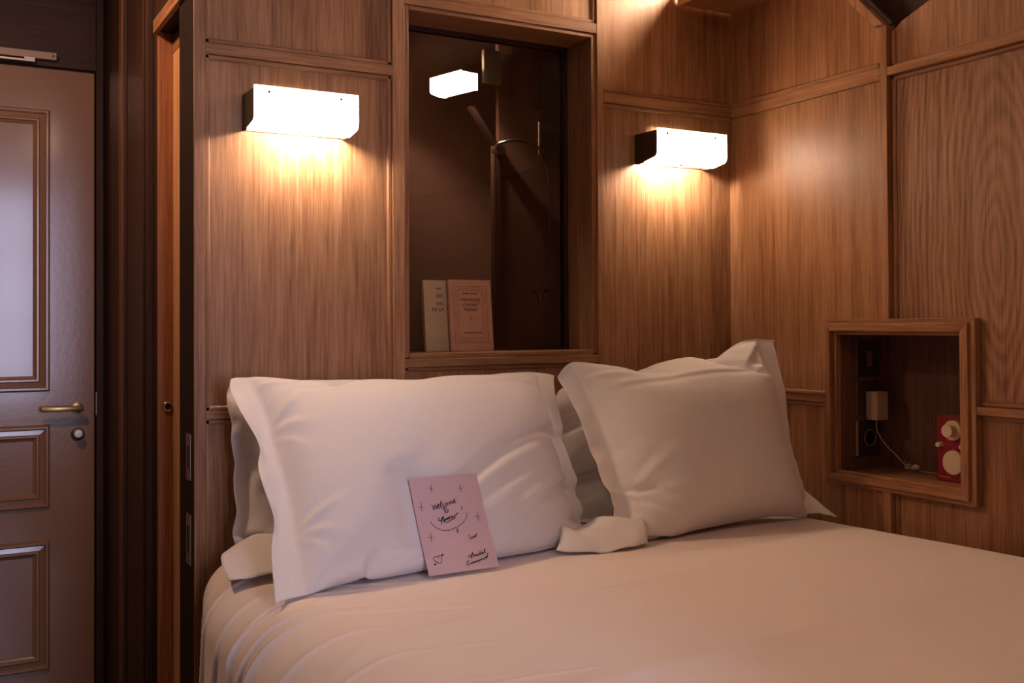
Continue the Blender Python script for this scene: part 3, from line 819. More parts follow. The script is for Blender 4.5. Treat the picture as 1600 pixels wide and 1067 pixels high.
# ================================================================== PILLOWS: inflated cloth, relaxed in numpy
def sim_pillow(W_, H_, nu, nv, corners, fl, fr_, ft=0.0, fb=0.0, press=1.0, iters=220, pins=(), ymax=None, ymin=None, seed=1, thick0=0.03, pin_w=0.5, grav=0.0, smooth_hem=10, crease=0, folds=(), planes=()):
    rs = np.random.RandomState(seed)
    BL, BR, TR, TL = [np.array(c, float) for c in corners]
    u = np.linspace(0, 1, nu)[:, None, None]; v = np.linspace(0, 1, nv)[None, :, None]
    base = (1-u)*(1-v)*BL + u*(1-v)*BR + u*v*TR + (1-u)*v*TL
    nrm = np.cross(BR-BL, TL-BL); nrm /= np.linalg.norm(nrm)      # points to the viewer (-Y) side
    if nrm[1] > 0: nrm = -nrm
    U, Vv = np.broadcast_to(u[..., 0], (nu, nv)), np.broadcast_to(v[..., 0], (nu, nv))
    inside = (U*W_ > fl) & ((1-U)*W_ > fr_) & (Vv*H_ > fb) & ((1-Vv)*H_ > ft)
    inside[0, :] = inside[-1, :] = False; inside[:, 0] = inside[:, -1] = False
    bump = np.where(inside, np.sin(np.pi*U)*np.sin(np.pi*Vv), 0)[..., None]
    from_noise = np.zeros((nu, nv))
    for k in range(10):
        a, b_, c_ = rs.uniform(-14, 14), rs.uniform(-14, 14), rs.uniform(0, 6.28)
        from_noise += np.sin(a*U+b_*Vv+c_)*0.1
    P = np.stack([base + nrm*(bump*thick0 + from_noise[..., None]*0.008), base - nrm*(bump*thick0) + nrm*(from_noise[..., None]*0.008)])
    Vel = np.zeros_like(P)
    du, dv = W_/(nu-1), H_/(nv-1)
    dg = math.hypot(du, dv)
    weld = ~inside
    outer = np.zeros((nu, nv), bool); outer[0, :] = outer[-1, :] = True; outer[:, 0] = outer[:, -1] = True
    def con(a, b, L, k):
        A = P[a]; B = P[b]
        d = B-A; l = np.sqrt((d*d).sum(-1, keepdims=True))+1e-9
        c = d*((l-L)/l*0.5*k)
        P[a] = A+c; P[b] = B-c
    S = slice
    def sweep(k_b):
        for o in (0, 1):
            n = (nu-o)//2*2
            con((S(None), S(o, o+n-1 if False else o+n, 2)), (S(None), S(o+1, o+n+1 if False else o+n, 2)), du, 1.0)
            n2 = (nv-o)//2*2
            con((S(None), S(None), S(o, o+n2, 2)), (S(None), S(None), S(o+1, o+n2, 2)), dv, 1.0)
        for o in (0, 1):
            n = (nu-o)//2*2
            con((S(None), S(o, o+n, 2), S(0, nv-1)), (S(None), S(o+1, o+n, 2), S(1, nv)), dg, 0.35)
            con((S(None), S(o, o+n, 2), S(1, nv)), (S(None), S(o+1, o+n, 2), S(0, nv-1)), dg, 0.35)
        # bending
        for o in range(4):
            ia = np.arange(o, nu-2, 4); 
            if len(ia): con((S(None), ia), (S(None), ia+2), 2*du, k_b)
            ja = np.arange(o, nv-2, 4)
            if len(ja): con((S(None), S(None), ja), (S(None), S(None), ja+2), 2*dv, k_b)
    pin_list = [((0, 0), BL, pin_w), ((nu-1, 0), BR, pin_w), ((nu-1, nv-1), TR, pin_w), ((0, nv-1), TL, pin_w)]
    for (pu, pv, pos, wgt) in pins:
        pin_list.append(((int(round(pu*(nu-1))), int(round(pv*(nv-1)))), np.array(pos, float), wgt))
    for it in range(iters):
        # pressure on the inner part
        for s_, sg in ((0, 1), (1, -1)):
            Q = P[s_]
            tu = np.zeros_like(Q); tv = np.zeros_like(Q)
            tu[1:-1] = Q[2:]-Q[:-2]; tv[:, 1:-1] = Q[:, 2:]-Q[:, :-2]
            nn = np.cross(tu, tv)
            if s_ == 0 and it == 0:
                sgn = 1 if (nn.reshape(-1, 3).mean(0)@nrm) > 0 else -1
            nn = nn/(4*du*dv)*sgn*sg
            Vel[s_] += nn*inside[..., None]*press*0.0009
        Vel[..., 2] -= grav
        Vel *= 0.90
        old = P.copy()
        P += Vel
        for k in range(5):
            sweep(0.10)
            m = 0.5*(P[0]+P[1])
            P[0][weld] = m[weld]; P[1][weld] = m[weld]
            for (i, j), pos, wgt in pin_list:
                c = (pos-P[0, i, j])*wgt
                P[:, i, j] += c
            # cloth stays above the duvet and in front of the wall
            zb = bed_z(P[..., 0], P[..., 1])+0.004
            low = P[..., 2] < zb
            P[..., 2] = np.where(low, zb, P[..., 2])
            if ymin is not None:
                P[..., 1] = np.maximum(P[..., 1], ymin(P[..., 0], P[..., 2]))
            if ymax is not None:
                P[..., 1] = np.minimum(P[..., 1], ymax(P[..., 0], P[..., 2]))
            P[..., 0] = np.minimum(P[..., 0], XR-0.012)
            for (pt, pn) in planes:
                dd = (P-np.array(pt))@np.array(pn)
                P -= np.where(dd < 0, dd, 0)[..., None]*np.array(pn)
        Vel = (P-old)*0.9
    # final smoothing pass to take out grid noise
    for k in range(2):
        A = P.copy()
        A[:, 1:-1, 1:-1] = 0.5*P[:, 1:-1, 1:-1] + 0.125*(P[:, 2:, 1:-1]+P[:, :-2, 1:-1]+P[:, 1:-1, 2:]+P[:, 1:-1, :-2])
        P = A
    # the double hem irons flat along its length
    for k in range(smooth_hem):
        A = P.copy()
        A[:, :, 1:-1] = np.where(weld[None, :, 1:-1, None], 0.5*P[:, :, 1:-1]+0.25*(P[:, :, 2:]+P[:, :, :-2]), P[:, :, 1:-1])
        P = A
        A = P.copy()
        A[:, 1:-1] = np.where(weld[None, 1:-1, :, None], 0.5*P[:, 1:-1]+0.25*(P[:, 2:]+P[:, :-2]), P[:, 1:-1])
        P = A
    m = 0.5*(P[0]+P[1])
    # sewn flange keeps a little thickness; the seam line is pressed in
    nfl = weld & ~outer
    for s_, sg in ((0, 1), (1, -1)):
        P[s_][nfl] = m[nfl] + nrm*sg*0.0012
    P[0][outer] = m[outer]; P[1][outer] = m[outer]
    if crease:                    # ironed crease running across near the top
        w_ = np.exp(-((Vv-crease)/0.011)**2)*np.clip((U-0.12)/0.1, 0, 1)*np.clip((1.0-U)/0.1, 0, 1)
        w_ = w_ - 0.7*np.exp(-((Vv-crease+0.025)/0.012)**2)*np.clip((U-0.12)/0.1, 0, 1)
        P[0] += nrm*(w_*0.0032*inside)[..., None]
    # creases: soft ridges that fan out from the seams, in metres across the cloth
    xm, ym = U*W_, Vv*H_
    for (u0, v0, u1, v1, wd, am) in folds:
        a = np.array((u0*W_, v0*H_)); b_ = np.array((u1*W_, v1*H_)); L_ = np.linalg.norm(b_-a); t_ = (b_-a)/L_
        s_ = ((xm-a[0])*t_[0]+(ym-a[1])*t_[1])/L_
        q_ = (xm-a[0])*-t_[1]+(ym-a[1])*t_[0] + 0.006*np.sin(s_*5+u0*30)
        wd_ = wd*(0.6+0.9*np.clip(s_, 0, 1))
        env = np.clip(s_*9+0.4, 0, 1)*np.clip((1-s_)*1.6, 0, 1)**1.5*(s_ > -0.05)
        P[0] += nrm*(am*env*(np.exp(-(q_/wd_)**2)-0.55*np.exp(-((q_-1.7*wd_)/wd_)**2))*inside)[..., None]
    return P, inside

def pillow_mesh(name, P, mat, parent):
    nu, nv = P.shape[1:3]
    V = P[0].reshape(-1, 3).tolist()
    idx0 = np.arange(nu*nv).reshape(nu, nv)
    idx1 = idx0.copy(); k = nu*nv
    for i in range(1, nu-1):
        for j in range(1, nv-1):
            idx1[i, j] = k; k += 1
    V += P[1][1:-1, 1:-1].reshape(-1, 3).tolist()
    F = []
    for i in range(nu-1):
        for j in range(nv-1):
            F.append((idx0[i, j], idx0[i+1, j], idx0[i+1, j+1], idx0[i, j+1]))
            F.append((idx1[i, j], idx1[i, j+1], idx1[i+1, j+1], idx1[i+1, j]))
    F = [tuple(int(q) for q in f) for f in F]
    org = Vector(parent.location)
    V = [tuple(Vector(p)-org) for p in V]
    me = bpy.data.meshes.new(name); me.from_pydata(V, [], F); me.update()
    o = link(name, me, mat, parent, smooth=True)
    ss = o.modifiers.new('smooth', 'SUBSURF'); ss.levels = 1; ss.render_levels = 1
    return o
def seam(P, i=None, j=None, parent=None, mat=None):
    """stitched seam cord along the flange"""
    pts = P[0][i, 1:-1] if i is not None else P[0][1:-1, j]
    bm = bmesh.new()
    org = Vector(parent.location)
    tube(bm, [Vector(p)-org for p in pts[::2]], 0.0008, 6)
    return obj('seam', bm, mat, parent, smooth=True)

def card_back(x, z):       # the card leans here and presses the pillow in
    w = np.clip(1-np.clip(np.abs(x-0.995)-0.10, 0, 1)/0.10, 0, 1)
    w = w*w*(3-2*w)*(z < 1.0)
    return (1.994+(z-0.779)*0.487+0.004)*w + 1.5*(1-w) if False else np.where(w > 0, 1.998+(z-0.779)*0.487-(1-w)*0.10, 1.0)
def lean_plane(x, z):      # face of the back pillows, which the front ones rest on
    return 2.275 + (z-0.775)*0.36
# pillow at the back left
p3 = empty('pillow', (1.0, 2.38, 0.78)); tag(p3, 'pillow standing behind the left front pillow, its hem tucked out at the bed edge', 'pillow')
P3, ins = sim_pillow(0.86, 0.42, 70, 44, [(0.625, 2.40, 0.785), (1.38, 2.40, 0.785), (1.42, 2.455, 1.11), (0.618, 2.445, 1.170)], 0.0, 0.03, press=0.05, iters=90, ymax=lambda x, z: YB+PD-0.014+0*x, ymin=lambda x, z: lean_plane(x, z)+0.006, seed=3,
                    pins=[(0.0, 0.25, (0.632, 2.41, 0.88), 0.3), (0.0, 0.5, (0.628, 2.42, 0.98), 0.3), (0.0, 0.75, (0.622, 2.435, 1.08), 0.3)], planes=())
pillow_mesh('pillowcase', P3, M_PILLOW, p3)
# pillow at the back right
p4 = empty('pillow', (1.8, 2.36, 0.78)); tag(p4, 'pillow mostly hidden behind the right front pillow in the corner', 'pillow')
P4, ins = sim_pillow(0.80, 0.50, 70, 44, [(1.46, 2.36, 0.785), (2.165, 2.26, 0.785), (2.15, 2.40, 1.185), (1.50, 2.44, 1.09)], 0.03, 0.03, press=0.06, iters=90, ymax=lambda x, z: YB+PD-0.014+0*x, ymin=lambda x, z: lean_plane(x, z)-0.05*np.clip((x-1.5)/0.6, 0, 1)+0.006, seed=4,
                    pins=[(0.3, 1.0, (1.70, 2.44, 1.10), 0.4), (0.62, 1.0, (1.93, 2.43, 1.185), 0.4)])
pillow_mesh('pillowcase', P4, M_PILLOW, p4)
# front left pillow
p1 = empty('pillow', (1.0, 2.15, 0.78)); tag(p1, 'large white pillow with a wide left hem, lit cool, behind the pink card', 'pillow')
nu1, nv1 = 124, 82
P1, ins1 = sim_pillow(0.905, 0.582, nu1, nv1, [(0.566, 1.935, 0.772), (1.43, 2.16, 0.782), (1.475, 2.395, 1.165), (0.597, 2.365, 1.182)], 0.062, 0.045, press=0.085, iters=200, ymax=lambda x, z: lean_plane(x, z), ymin=card_back, seed=11, crease=0.86, folds=[(0.075, 0.93, 0.34, 0.80, 0.010, 0.0050), (0.075, 0.72, 0.26, 0.86, 0.011, 0.0060), (0.075, 0.70, 0.22, 0.62, 0.012, 0.0055), (0.075, 0.66, 0.17, 0.50, 0.010, 0.0045),
                            (0.075, 0.50, 0.16, 0.58, 0.009, 0.0035), (0.075, 0.25, 0.24, 0.32, 0.009, 0.0060), (0.075, 0.23, 0.20, 0.17, 0.009, 0.0055), (0.075, 0.22, 0.15, 0.08, 0.008, 0.0045),
                            (0.15, 0.07, 0.50, 0.06, 0.006, 0.0040), (0.22, 0.12, 0.55, 0.085, 0.006, 0.0030), (0.93, 0.80, 0.82, 0.62, 0.012, 0.0050), (0.93, 0.62, 0.84, 0.48, 0.010, 0.0035), (0.93, 0.30, 0.80, 0.22, 0.010, 0.0040)],
                      pins=[(0.5, 0.0, (0.99, 2.05, 0.78), 0.25), (0.75, 0.0, (1.24, 2.07, 0.78), 0.25), (0.25, 0.0, (0.76, 2.00, 0.78), 0.2),
                            (0.0, 0.3, (0.615, 2.07, 0.90), 0.15), (0.0, 0.62, (0.625, 2.20, 1.03), 0.15),
                            (0.3, 1.0, (0.85, 2.38, 1.140), 0.25), (0.5, 1.0, (1.02, 2.38, 1.130), 0.25), (0.75, 1.0, (1.26, 2.385, 1.140), 0.2)])
pillow_mesh('pillowcase', P1, M_PILLOW, p1)
ic = int(np.argmax(ins1[:, nv1//2])); seam(P1, i=ic-1, parent=p1, mat=M_PILLOW)
# front right pillow
p2 = empty('pillow', (1.76, 2.15, 0.78)); tag(p2, 'cream pillow on the right with a peaked upper corner, leaning toward the niche wall', 'pillow')
nu2, nv2 = 112, 86
P2, ins2 = sim_pillow(0.722, 0.545, nu2, nv2, [(1.445, 2.045, 0.782), (2.115, 2.115, 0.785), (2.050, 2.165, 1.255), (1.385, 2.245, 1.168)], 0.058, 0.05, press=0.11, iters=220, ymax=lambda x, z: lean_plane(x, z)-0.05*np.clip((x-1.5)/0.6, 0, 1)-0.02, seed=23, crease=0.80, folds=[(0.09, 0.30, 0.34, 0.48, 0.012, 0.0070), (0.09, 0.26, 0.36, 0.28, 0.011, 0.0060), (0.10, 0.22, 0.28, 0.10, 0.010, 0.0050), (0.09, 0.55, 0.26, 0.42, 0.010, 0.0035),
                            (0.09, 0.88, 0.42, 0.80, 0.010, 0.0060), (0.92, 0.93, 0.62, 0.80, 0.012, 0.0070), (0.92, 0.90, 0.74, 0.66, 0.011, 0.0040), (0.92, 0.10, 0.72, 0.16, 0.010, 0.0035), (0.30, 0.05, 0.62, 0.07, 0.007, 0.0030)],
                      pins=[(0.35, 1.0, (1.62, 2.265, 1.152), 0.3), (0.7, 1.0, (1.86, 2.26, 1.170), 0.3), (0.5, 0.0, (1.78, 2.085, 0.782), 0.3)])
pillow_mesh('pillowcase', P2, M_PILLOW, p2)
ic = int(np.argmax(ins2[:, nv2//2])); seam(P2, i=ic-1, parent=p2, mat=M_PILLOW)

# loose hems of the pillowcases lying on the bed
def cloth_patch(name, rows, parent, th=0.0022, sub=5, wr=0.003, seed=1):
    """rows: grid of world points, smoothed"""
    rs = np.random.RandomState(seed)
    R = [smooth_path(r, sub) for r in rows]
    cols = list(zip(*R)); Cc = [smooth_path(c, sub) for c in cols]
    n, m = len(Cc), len(Cc[0]); org = Vector(parent.location)
    ph = rs.uniform(0, 6, 3)
    V = []
    for i, c in enumerate(Cc):
        for j, p in enumerate(c):
            a = i/n*9+ph[0]; b = j/m*7+ph[1]
            V.append(p-org+Vector((0, -0.4, 1))*wr*(math.sin(a+1.5*math.sin(b*0.6))*0.6+0.4*math.sin(a*2.3+b)))
    F = [(i*m+j, (i+1)*m+j, (i+1)*m+j+1, i*m+j+1) for i in range(n-1) for j in range(m-1)]
    me = bpy.data.meshes.new(name); me.from_pydata([tuple(v) for v in V], [], F); me.update()
    o = link(name, me, M_PILLOW, parent, smooth=True)
    s = o.modifiers.new('thickness', 'SOLIDIFY'); s.thickness = th
    return o
cloth_patch('hem', [[(0.545, 2.18, 0.775), (0.60, 2.13, 0.792), (0.70, 2.12, 0.790), (0.80, 2.14, 0.785)],
                    [(0.548, 2.24, 0.795), (0.61, 2.21, 0.812), (0.70, 2.20, 0.808), (0.80, 2.20, 0.79)],
                    [(0.562, 2.30, 0.806), (0.62, 2.30, 0.828), (0.70, 2.29, 0.825), (0.80, 2.29, 0.80)],
                    [(0.60, 2.36, 0.80), (0.65, 2.38, 0.825), (0.72, 2.38, 0.82), (0.80, 2.36, 0.80)]], p3, seed=2, wr=0.004)
cloth_patch('hem', [[(1.25, 2.035, 0.783), (1.33, 2.00, 0.783), (1.41, 1.985, 0.784), (1.475, 1.99, 0.786)],
                    [(1.27, 2.05, 0.805), (1.34, 2.025, 0.800), (1.42, 2.015, 0.812), (1.49, 2.015, 0.820)],
                    [(1.29, 2.08, 0.826), (1.35, 2.07, 0.816), (1.42, 2.06, 0.836), (1.495, 2.045, 0.832)],
                    [(1.31, 2.13, 0.82), (1.37, 2.13, 0.815), (1.43, 2.12, 0.83), (1.48, 2.09, 0.825)]], p1, seed=5, wr=0.006)
cloth_patch('hem', [[(2.05, 2.09, 0.785), (2.10, 2.085, 0.785), (2.15, 2.075, 0.779), (2.172, 2.07, 0.772)],
                    [(2.06, 2.12, 0.83), (2.10, 2.12, 0.825), (2.145, 2.11, 0.808), (2.168, 2.10, 0.788)],
                    [(2.07, 2.16, 0.88), (2.10, 2.16, 0.87), (2.13, 2.16, 0.845), (2.158, 2.14, 0.81)],
                    [(2.08, 2.20, 0.93), (2.10, 2.20, 0.915), (2.125, 2.20, 0.88), (2.15, 2.18, 0.83)]], p4, seed=8, wr=0.002)

# ================================================================== PRINT AND INK
def stroke_mesh(strokes, place, wscale):
    """flat pen strokes; place(u, v) -> point, strokes = [(width, [(u,v)...])]"""
    bm = bmesh.new()
    nrm = (place(1, 0)-place(0, 0)).cross(place(0, 1)-place(0, 0)).normalized()
    for w, pts in strokes:
        P = [place(u, v) for u, v in pts]
        if len(P) > 2: P = smooth_path(P, 4)
        r = w*wscale*0.5
        L_, R_ = [], []
        for i, p in enumerate(P):
            t = (P[min(i+1, len(P)-1)]-P[max(i-1, 0)])
            t = t.normalized() if t.length > 1e-9 else Vector((1, 0, 0))
            s = nrm.cross(t)
            e = 0.75 if i in (0, len(P)-1) else 1.0
            L_.append(bm.verts.new(p+s*r*e)); R_.append(bm.verts.new(p-s*r*e))
        for i in range(len(P)-1):
            bm.faces.new((L_[i], R_[i], R_[i+1], L_[i+1]))
    return bm

def frame_mat(o, xa, ya):
    xa = Vector(xa).normalized(); ya = Vector(ya).normalized(); za = xa.cross(ya)
    return Matrix(((xa.x, ya.x, za.x, o[0]), (xa.y, ya.y, za.y, o[1]), (xa.z, ya.z, za.z, o[2]), (0, 0, 0, 1)))

def print_text(name, body, size, mat, parent, M, align='CENTER', bold=0.0, xs=1.0):
    cu = bpy.data.curves.new(name, 'FONT')
    cu.body = body; cu.size = size; cu.align_x = align; cu.align_y = 'CENTER'; cu.extrude = 0.00012; cu.offset = bold; cu.resolution_u = 2
    tmp = bpy.data.objects.new(name, cu); COL.objects.link(tmp)
    dg = bpy.context.evaluated_depsgraph_get()
    me = bpy.data.meshes.new_from_object(tmp.evaluated_get(dg))
    COL.objects.unlink(tmp); bpy.data.objects.remove(tmp); bpy.data.curves.remove(cu)
    me.transform(Matrix.Diagonal((xs, 1, 1, 1)))
    me.transform(M)
    me.materials.clear()
    me.name = name
    return link(name, me, mat, parent)

# ================================================================== PINK CARD
cBL, cBR, cTL, cTR = Vector((0.912, 1.987, 0.7790)), Vector((1.079, 1.990, 0.7800)), Vector((0.907, 2.080, 0.970)), Vector((1.073, 2.083, 0.969))
card = empty('greeting_card', cBL); tag(card, 'pink welcome card with black handwriting leaning on the white pillow', 'card')
nrm = (cBR-cBL).cross(cTL-cBL).normalized()   # towards the viewer
bm = bmesh.new()
nsg = 12
ring = []
for k in range(nsg+1):
    v = k/nsg
    bow = 0.0035*math.sin(math.pi*v)
    ring.append([cBL.lerp(cTL, v)-nrm*bow-cBL, cBR.lerp(cTR, v)-nrm*bow-cBL])
fr_, bk = [], []
for a, b in ring:
    fr_.append((bm.verts.new(a), bm.verts.new(b))); bk.append((bm.verts.new(a-nrm*0.0007), bm.verts.new(b-nrm*0.0007)))
for k in range(nsg):
    bm.faces.new((fr_[k][0], fr_[k][1], fr_[k+1][1], fr_[k+1][0])); bm.faces.new((bk[k][0], bk[k+1][0], bk[k+1][1], bk[k][1]))
    bm.faces.new((fr_[k][0], fr_[k+1][0], bk[k+1][0], bk[k][0])); bm.faces.new((fr_[k][1], bk[k][1], bk[k+1][1], fr_[k+1][1]))
bm.faces.new((fr_[0][0], bk[0][0], bk[0][1], fr_[0][1])); bm.faces.new((fr_[-1][0], fr_[-1][1], bk[-1][1], bk[-1][0]))
obj('card_sheet', bm, M_CARD, card)
def cardpt(u, v):
    p = cBL.lerp(cBR, u).lerp(cTL.lerp(cTR, u), v)
    return p - nrm*(0.0035*math.sin(math.pi*v)) + nrm*0.0004 - cBL
STROKES = [[5.5,[[0.2528,0.7123],[0.2602,0.6967],[0.2689,0.656],[0.2855,0.6885],[0.3004,0.7036],[0.309,0.6628],[0.331,0.7012],[0.3373,0.7221]]],[5.5,[[0.3251,0.6816],[0.3526,0.692],[0.3604,0.7065],[0.3451,0.7077],[0.3316,0.6861],[0.3421,0.6689],[0.3693,0.6781]]],[5.5,[[0.3693,0.6781],[0.3937,0.7241],[0.3993,0.7426],[0.3797,0.7125],[0.3761,0.6776],[0.3916,0.6826]]],[5.5,[[0.4386,0.7105],[0.4165,0.7072],[0.4046,0.6854],[0.4195,0.6767],[0.442,0.6875]]],[5.5,[[0.4683,0.7158],[0.4491,0.7046],[0.4502,0.6856],[0.4734,0.6926],[0.4813,0.7123],[0.4683,0.7158],[0.4889,0.7142]]],[5.5,[[0.5,0.7159],[0.4975,0.6907],[0.5019,0.7107],[0.5212,0.7219],[0.5222,0.6964],[0.5283,0.7162],[0.5477,0.7275],[0.5503,0.7018],[0.563,0.7085]]],[5.5,[[0.5657,0.7172],[0.5883,0.7269],[0.5964,0.7416],[0.5801,0.7403],[0.5696,0.7181],[0.5838,0.7069],[0.611,0.7201]]],[5.5,[[0.6213,0.764],[0.6204,0.75]]],[5.5,[[0.3782,0.656],[0.4115,0.6622],[0.4573,0.6686]]],[5.5,[[0.4201,0.6615],[0.4169,0.6341],[0.413,0.6043]]],[5.5,[[0.4505,0.6465],[0.4323,0.6329],[0.438,0.6174],[0.4607,0.623],[0.4685,0.6425],[0.4505,0.6465]]],[5.5,[[0.3359,0.5682],[0.3108,0.5653],[0.299,0.5489],[0.3129,0.5378],[0.3394,0.5455],[0.3791,0.5846],[0.3515,0.5396],[0.3248,0.4972]]],[5.5,[[0.3791,0.5846],[0.3781,0.5473],[0.3796,0.5124]]],[4.0,[[0.3283,0.5316],[0.38,0.5422]]],[5.5,[[0.3858,0.5268],[0.3939,0.5534],[0.3948,0.5335],[0.4249,0.5634],[0.4208,0.5388],[0.4509,0.5687],[0.4502,0.5438],[0.4635,0.5527]]],[5.5,[[0.4881,0.5757],[0.468,0.5673],[0.4695,0.5497],[0.4923,0.5553],[0.5001,0.5747],[0.4847,0.5759]]],[5.5,[[0.5136,0.5786],[0.5109,0.5588],[0.5296,0.5622],[0.5441,0.5861],[0.5414,0.5663],[0.5532,0.5703]]],[5.5,[[0.5628,0.5897],[0.5635,0.5695],[0.5655,0.5869],[0.5866,0.5978],[0.5938,0.5871]]],[5.5,[[0.6012,0.5991],[0.6157,0.6005]]],[6.5,[[0.6716,0.6644],[0.6694,0.624]]],[6.5,[[0.6684,0.5988],[0.6707,0.5948]]],[5.5,[[0.3982,0.5108],[0.4669,0.5299],[0.5555,0.5551]]],[4.0,[[0.188,0.5458],[0.2002,0.5177],[0.2317,0.4854],[0.2844,0.455],[0.3513,0.4369],[0.4301,0.4338],[0.504,0.4472],[0.5309,0.4548],[0.5289,0.393],[0.5655,0.4643],[0.6212,0.4845],[0.6786,0.5198],[0.7163,0.5595],[0.7302,0.5913]]],[4.2,[[0.6823,0.3671],[0.6798,0.3376],[0.6838,0.3174],[0.7033,0.3231]]],[4.2,[[0.7192,0.339],[0.7049,0.3279],[0.7163,0.3194],[0.7332,0.3278],[0.7303,0.3405],[0.7192,0.339]]],[4.2,[[0.7406,0.3396],[0.7462,0.3242],[0.7653,0.3498]]],[4.2,[[0.7589,0.3305],[0.7802,0.341],[0.7978,0.3618],[0.7789,0.3585],[0.7682,0.3371],[0.7855,0.3355]]],[5.0,[[0.6318,0.1579],[0.6076,0.148],[0.6132,0.1329],[0.6366,0.1404],[0.6736,0.1783],[0.6517,0.1438],[0.6349,0.1138]]],[5.0,[[0.6736,0.1783],[0.676,0.1536],[0.6777,0.1267]]],[3.0,[[0.6358,0.138],[0.6763,0.1438]]],[5.0,[[0.6868,0.1331],[0.6965,0.1517],[0.6986,0.1368],[0.7193,0.1568],[0.7206,0.1396],[0.7366,0.1454]]],[5.0,[[0.7551,0.1583],[0.7382,0.1501],[0.7445,0.1373],[0.7664,0.1499],[0.7843,0.1825],[0.7682,0.1448],[0.7793,0.1462]]],[5.0,[[0.7819,0.1435],[0.7875,0.1601],[0.8071,0.1656]]],[5.0,[[0.8015,0.149],[0.8219,0.1568],[0.8224,0.169],[0.8071,0.1656],[0.8041,0.1463],[0.8272,0.1514]]],[5.0,[[0.8108,0.1873],[0.8217,0.1986]]],[5.0,[[0.8437,0.1793],[0.8542,0.1685],[0.8503,0.1886],[0.8631,0.1947],[0.8372,0.1603],[0.8587,0.1607]]],[5.0,[[0.6017,0.0977],[0.5732,0.0956],[0.5585,0.0826],[0.5739,0.0762],[0.5525,0.0639],[0.5622,0.0509],[0.5937,0.0622]]],[5.0,[[0.6004,0.0616],[0.605,0.0756],[0.6113,0.0629],[0.6309,0.0803],[0.6331,0.0656],[0.6528,0.083],[0.655,0.0682]]],[5.0,[[0.6625,0.0699],[0.6671,0.084],[0.6735,0.0713],[0.6932,0.0887],[0.6954,0.074],[0.7118,0.0918],[0.7173,0.0766]]],[5.0,[[0.7406,0.0938],[0.7239,0.0857],[0.731,0.0753],[0.7477,0.0834],[0.7448,0.0958]]],[5.0,[[0.7546,0.0827],[0.7601,0.0992],[0.7672,0.0888],[0.7864,0.104],[0.7885,0.0891]]],[5.0,[[0.8001,0.1026],[0.803,0.0902],[0.8149,0.0939],[0.8281,0.1121],[0.8302,0.0973]]],[5.0,[[0.8395,0.1037],[0.8572,0.1142],[0.8477,0.1176],[0.8387,0.1013],[0.8567,0.102]]],[5.0,[[0.8617,0.1064],[0.8823,0.1462],[0.889,0.1554],[0.8708,0.1227],[0.8838,0.119]]],[4.0,[[0.1799,0.1652],[0.1742,0.1801],[0.1526,0.187],[0.1229,0.1779],[0.1108,0.16],[0.1315,0.1389],[0.194,0.1113],[0.2224,0.1491],[0.2276,0.1773],[0.208,0.1912],[0.1888,0.1835],[0.1799,0.1652]]],[3.6,[[0.2269,0.175],[0.2491,0.1921]]],[5.5,[[0.242,0.2024],[0.2491,0.1921],[0.2619,0.2005]]],[5.5,[[0.2333,0.196],[0.2444,0.1877],[0.263,0.1931]]],[3.6,[[0.1497,0.1324],[0.1185,0.1069]]],[5.5,[[0.106,0.0987],[0.1134,0.1122],[0.1297,0.1106],[0.106,0.0987]]],[3.5,[[0.298,0.918],[0.293,0.8775],[0.2915,0.8369]]],[3.0,[[0.2538,0.8765],[0.3324,0.8785]]],[6.5,[[0.289,0.8816],[0.2971,0.8734]]],[6.5,[[0.2993,0.8809],[0.2868,0.8741]]],[3.5,[[0.7199,0.8947],[0.7149,0.8561],[0.7133,0.8175]]],[3.0,[[0.6768,0.855],[0.753,0.8573]]],[6.5,[[0.7108,0.8603],[0.7189,0.852]]],[6.5,[[0.7214,0.8596],[0.7084,0.8527]]],[3.5,[[0.1094,0.746],[0.102,0.6966],[0.098,0.6473]]],[3.0,[[0.0543,0.6967],[0.15,0.6966]]],[6.5,[[0.0981,0.7007],[0.106,0.6926]]],[6.5,[[0.1081,0.6999],[0.096,0.6934]]],[3.5,[[0.8855,0.594],[0.8761,0.5439],[0.8702,0.4937]]],[3.0,[[0.8258,0.5442],[0.9266,0.5436]]],[6.5,[[0.8721,0.548],[0.8801,0.5397]]],[6.5,[[0.8826,0.5471],[0.8696,0.5406]]],[3.5,[[0.1543,0.4321],[0.1462,0.3816],[0.1414,0.3311]]],[3.0,[[0.0966,0.3824],[0.196,0.3808]]],[6.5,[[0.1423,0.3856],[0.1501,0.3776]]],[6.5,[[0.1522,0.3847],[0.1402,0.3785]]],[4.5,[[0.0996,0.927],[0.1059,0.9252]]],[4.5,[[0.8743,0.9465],[0.881,0.9448]]],[4.5,[[0.8105,0.7613],[0.8171,0.7595]]],[4.5,[[0.0738,0.5284],[0.0801,0.5266]]],[4.5,[[0.7586,0.4703],[0.7652,0.4685]]],[4.5,[[0.7203,0.6161],[0.7269,0.6143]]],[4.5,[[0.3046,0.1507],[0.3109,0.1489]]]]
PARTS = [('handwriting', 0, 22), ('speech_bubble', 22, 23), ('handwriting', 23, 27), ('signature', 27, 44), ('heart_drawing', 44, 50), ('star_drawing', 50, 54), ('star_drawing', 54, 58), ('star_drawing', 58, 62), ('star_drawing', 62, 66), ('star_drawing', 66, 70), ('ink_dot', 70, 77)]
for nm_, a_, b_ in PARTS:
    o_ = obj(nm_, stroke_mesh(STROKES[a_:b_], cardpt, 0.155/470.0), M_INK, card)
    if nm_ in ('handwriting', 'ink_dot', 'signature'): o_['kind'] = 'stuff'

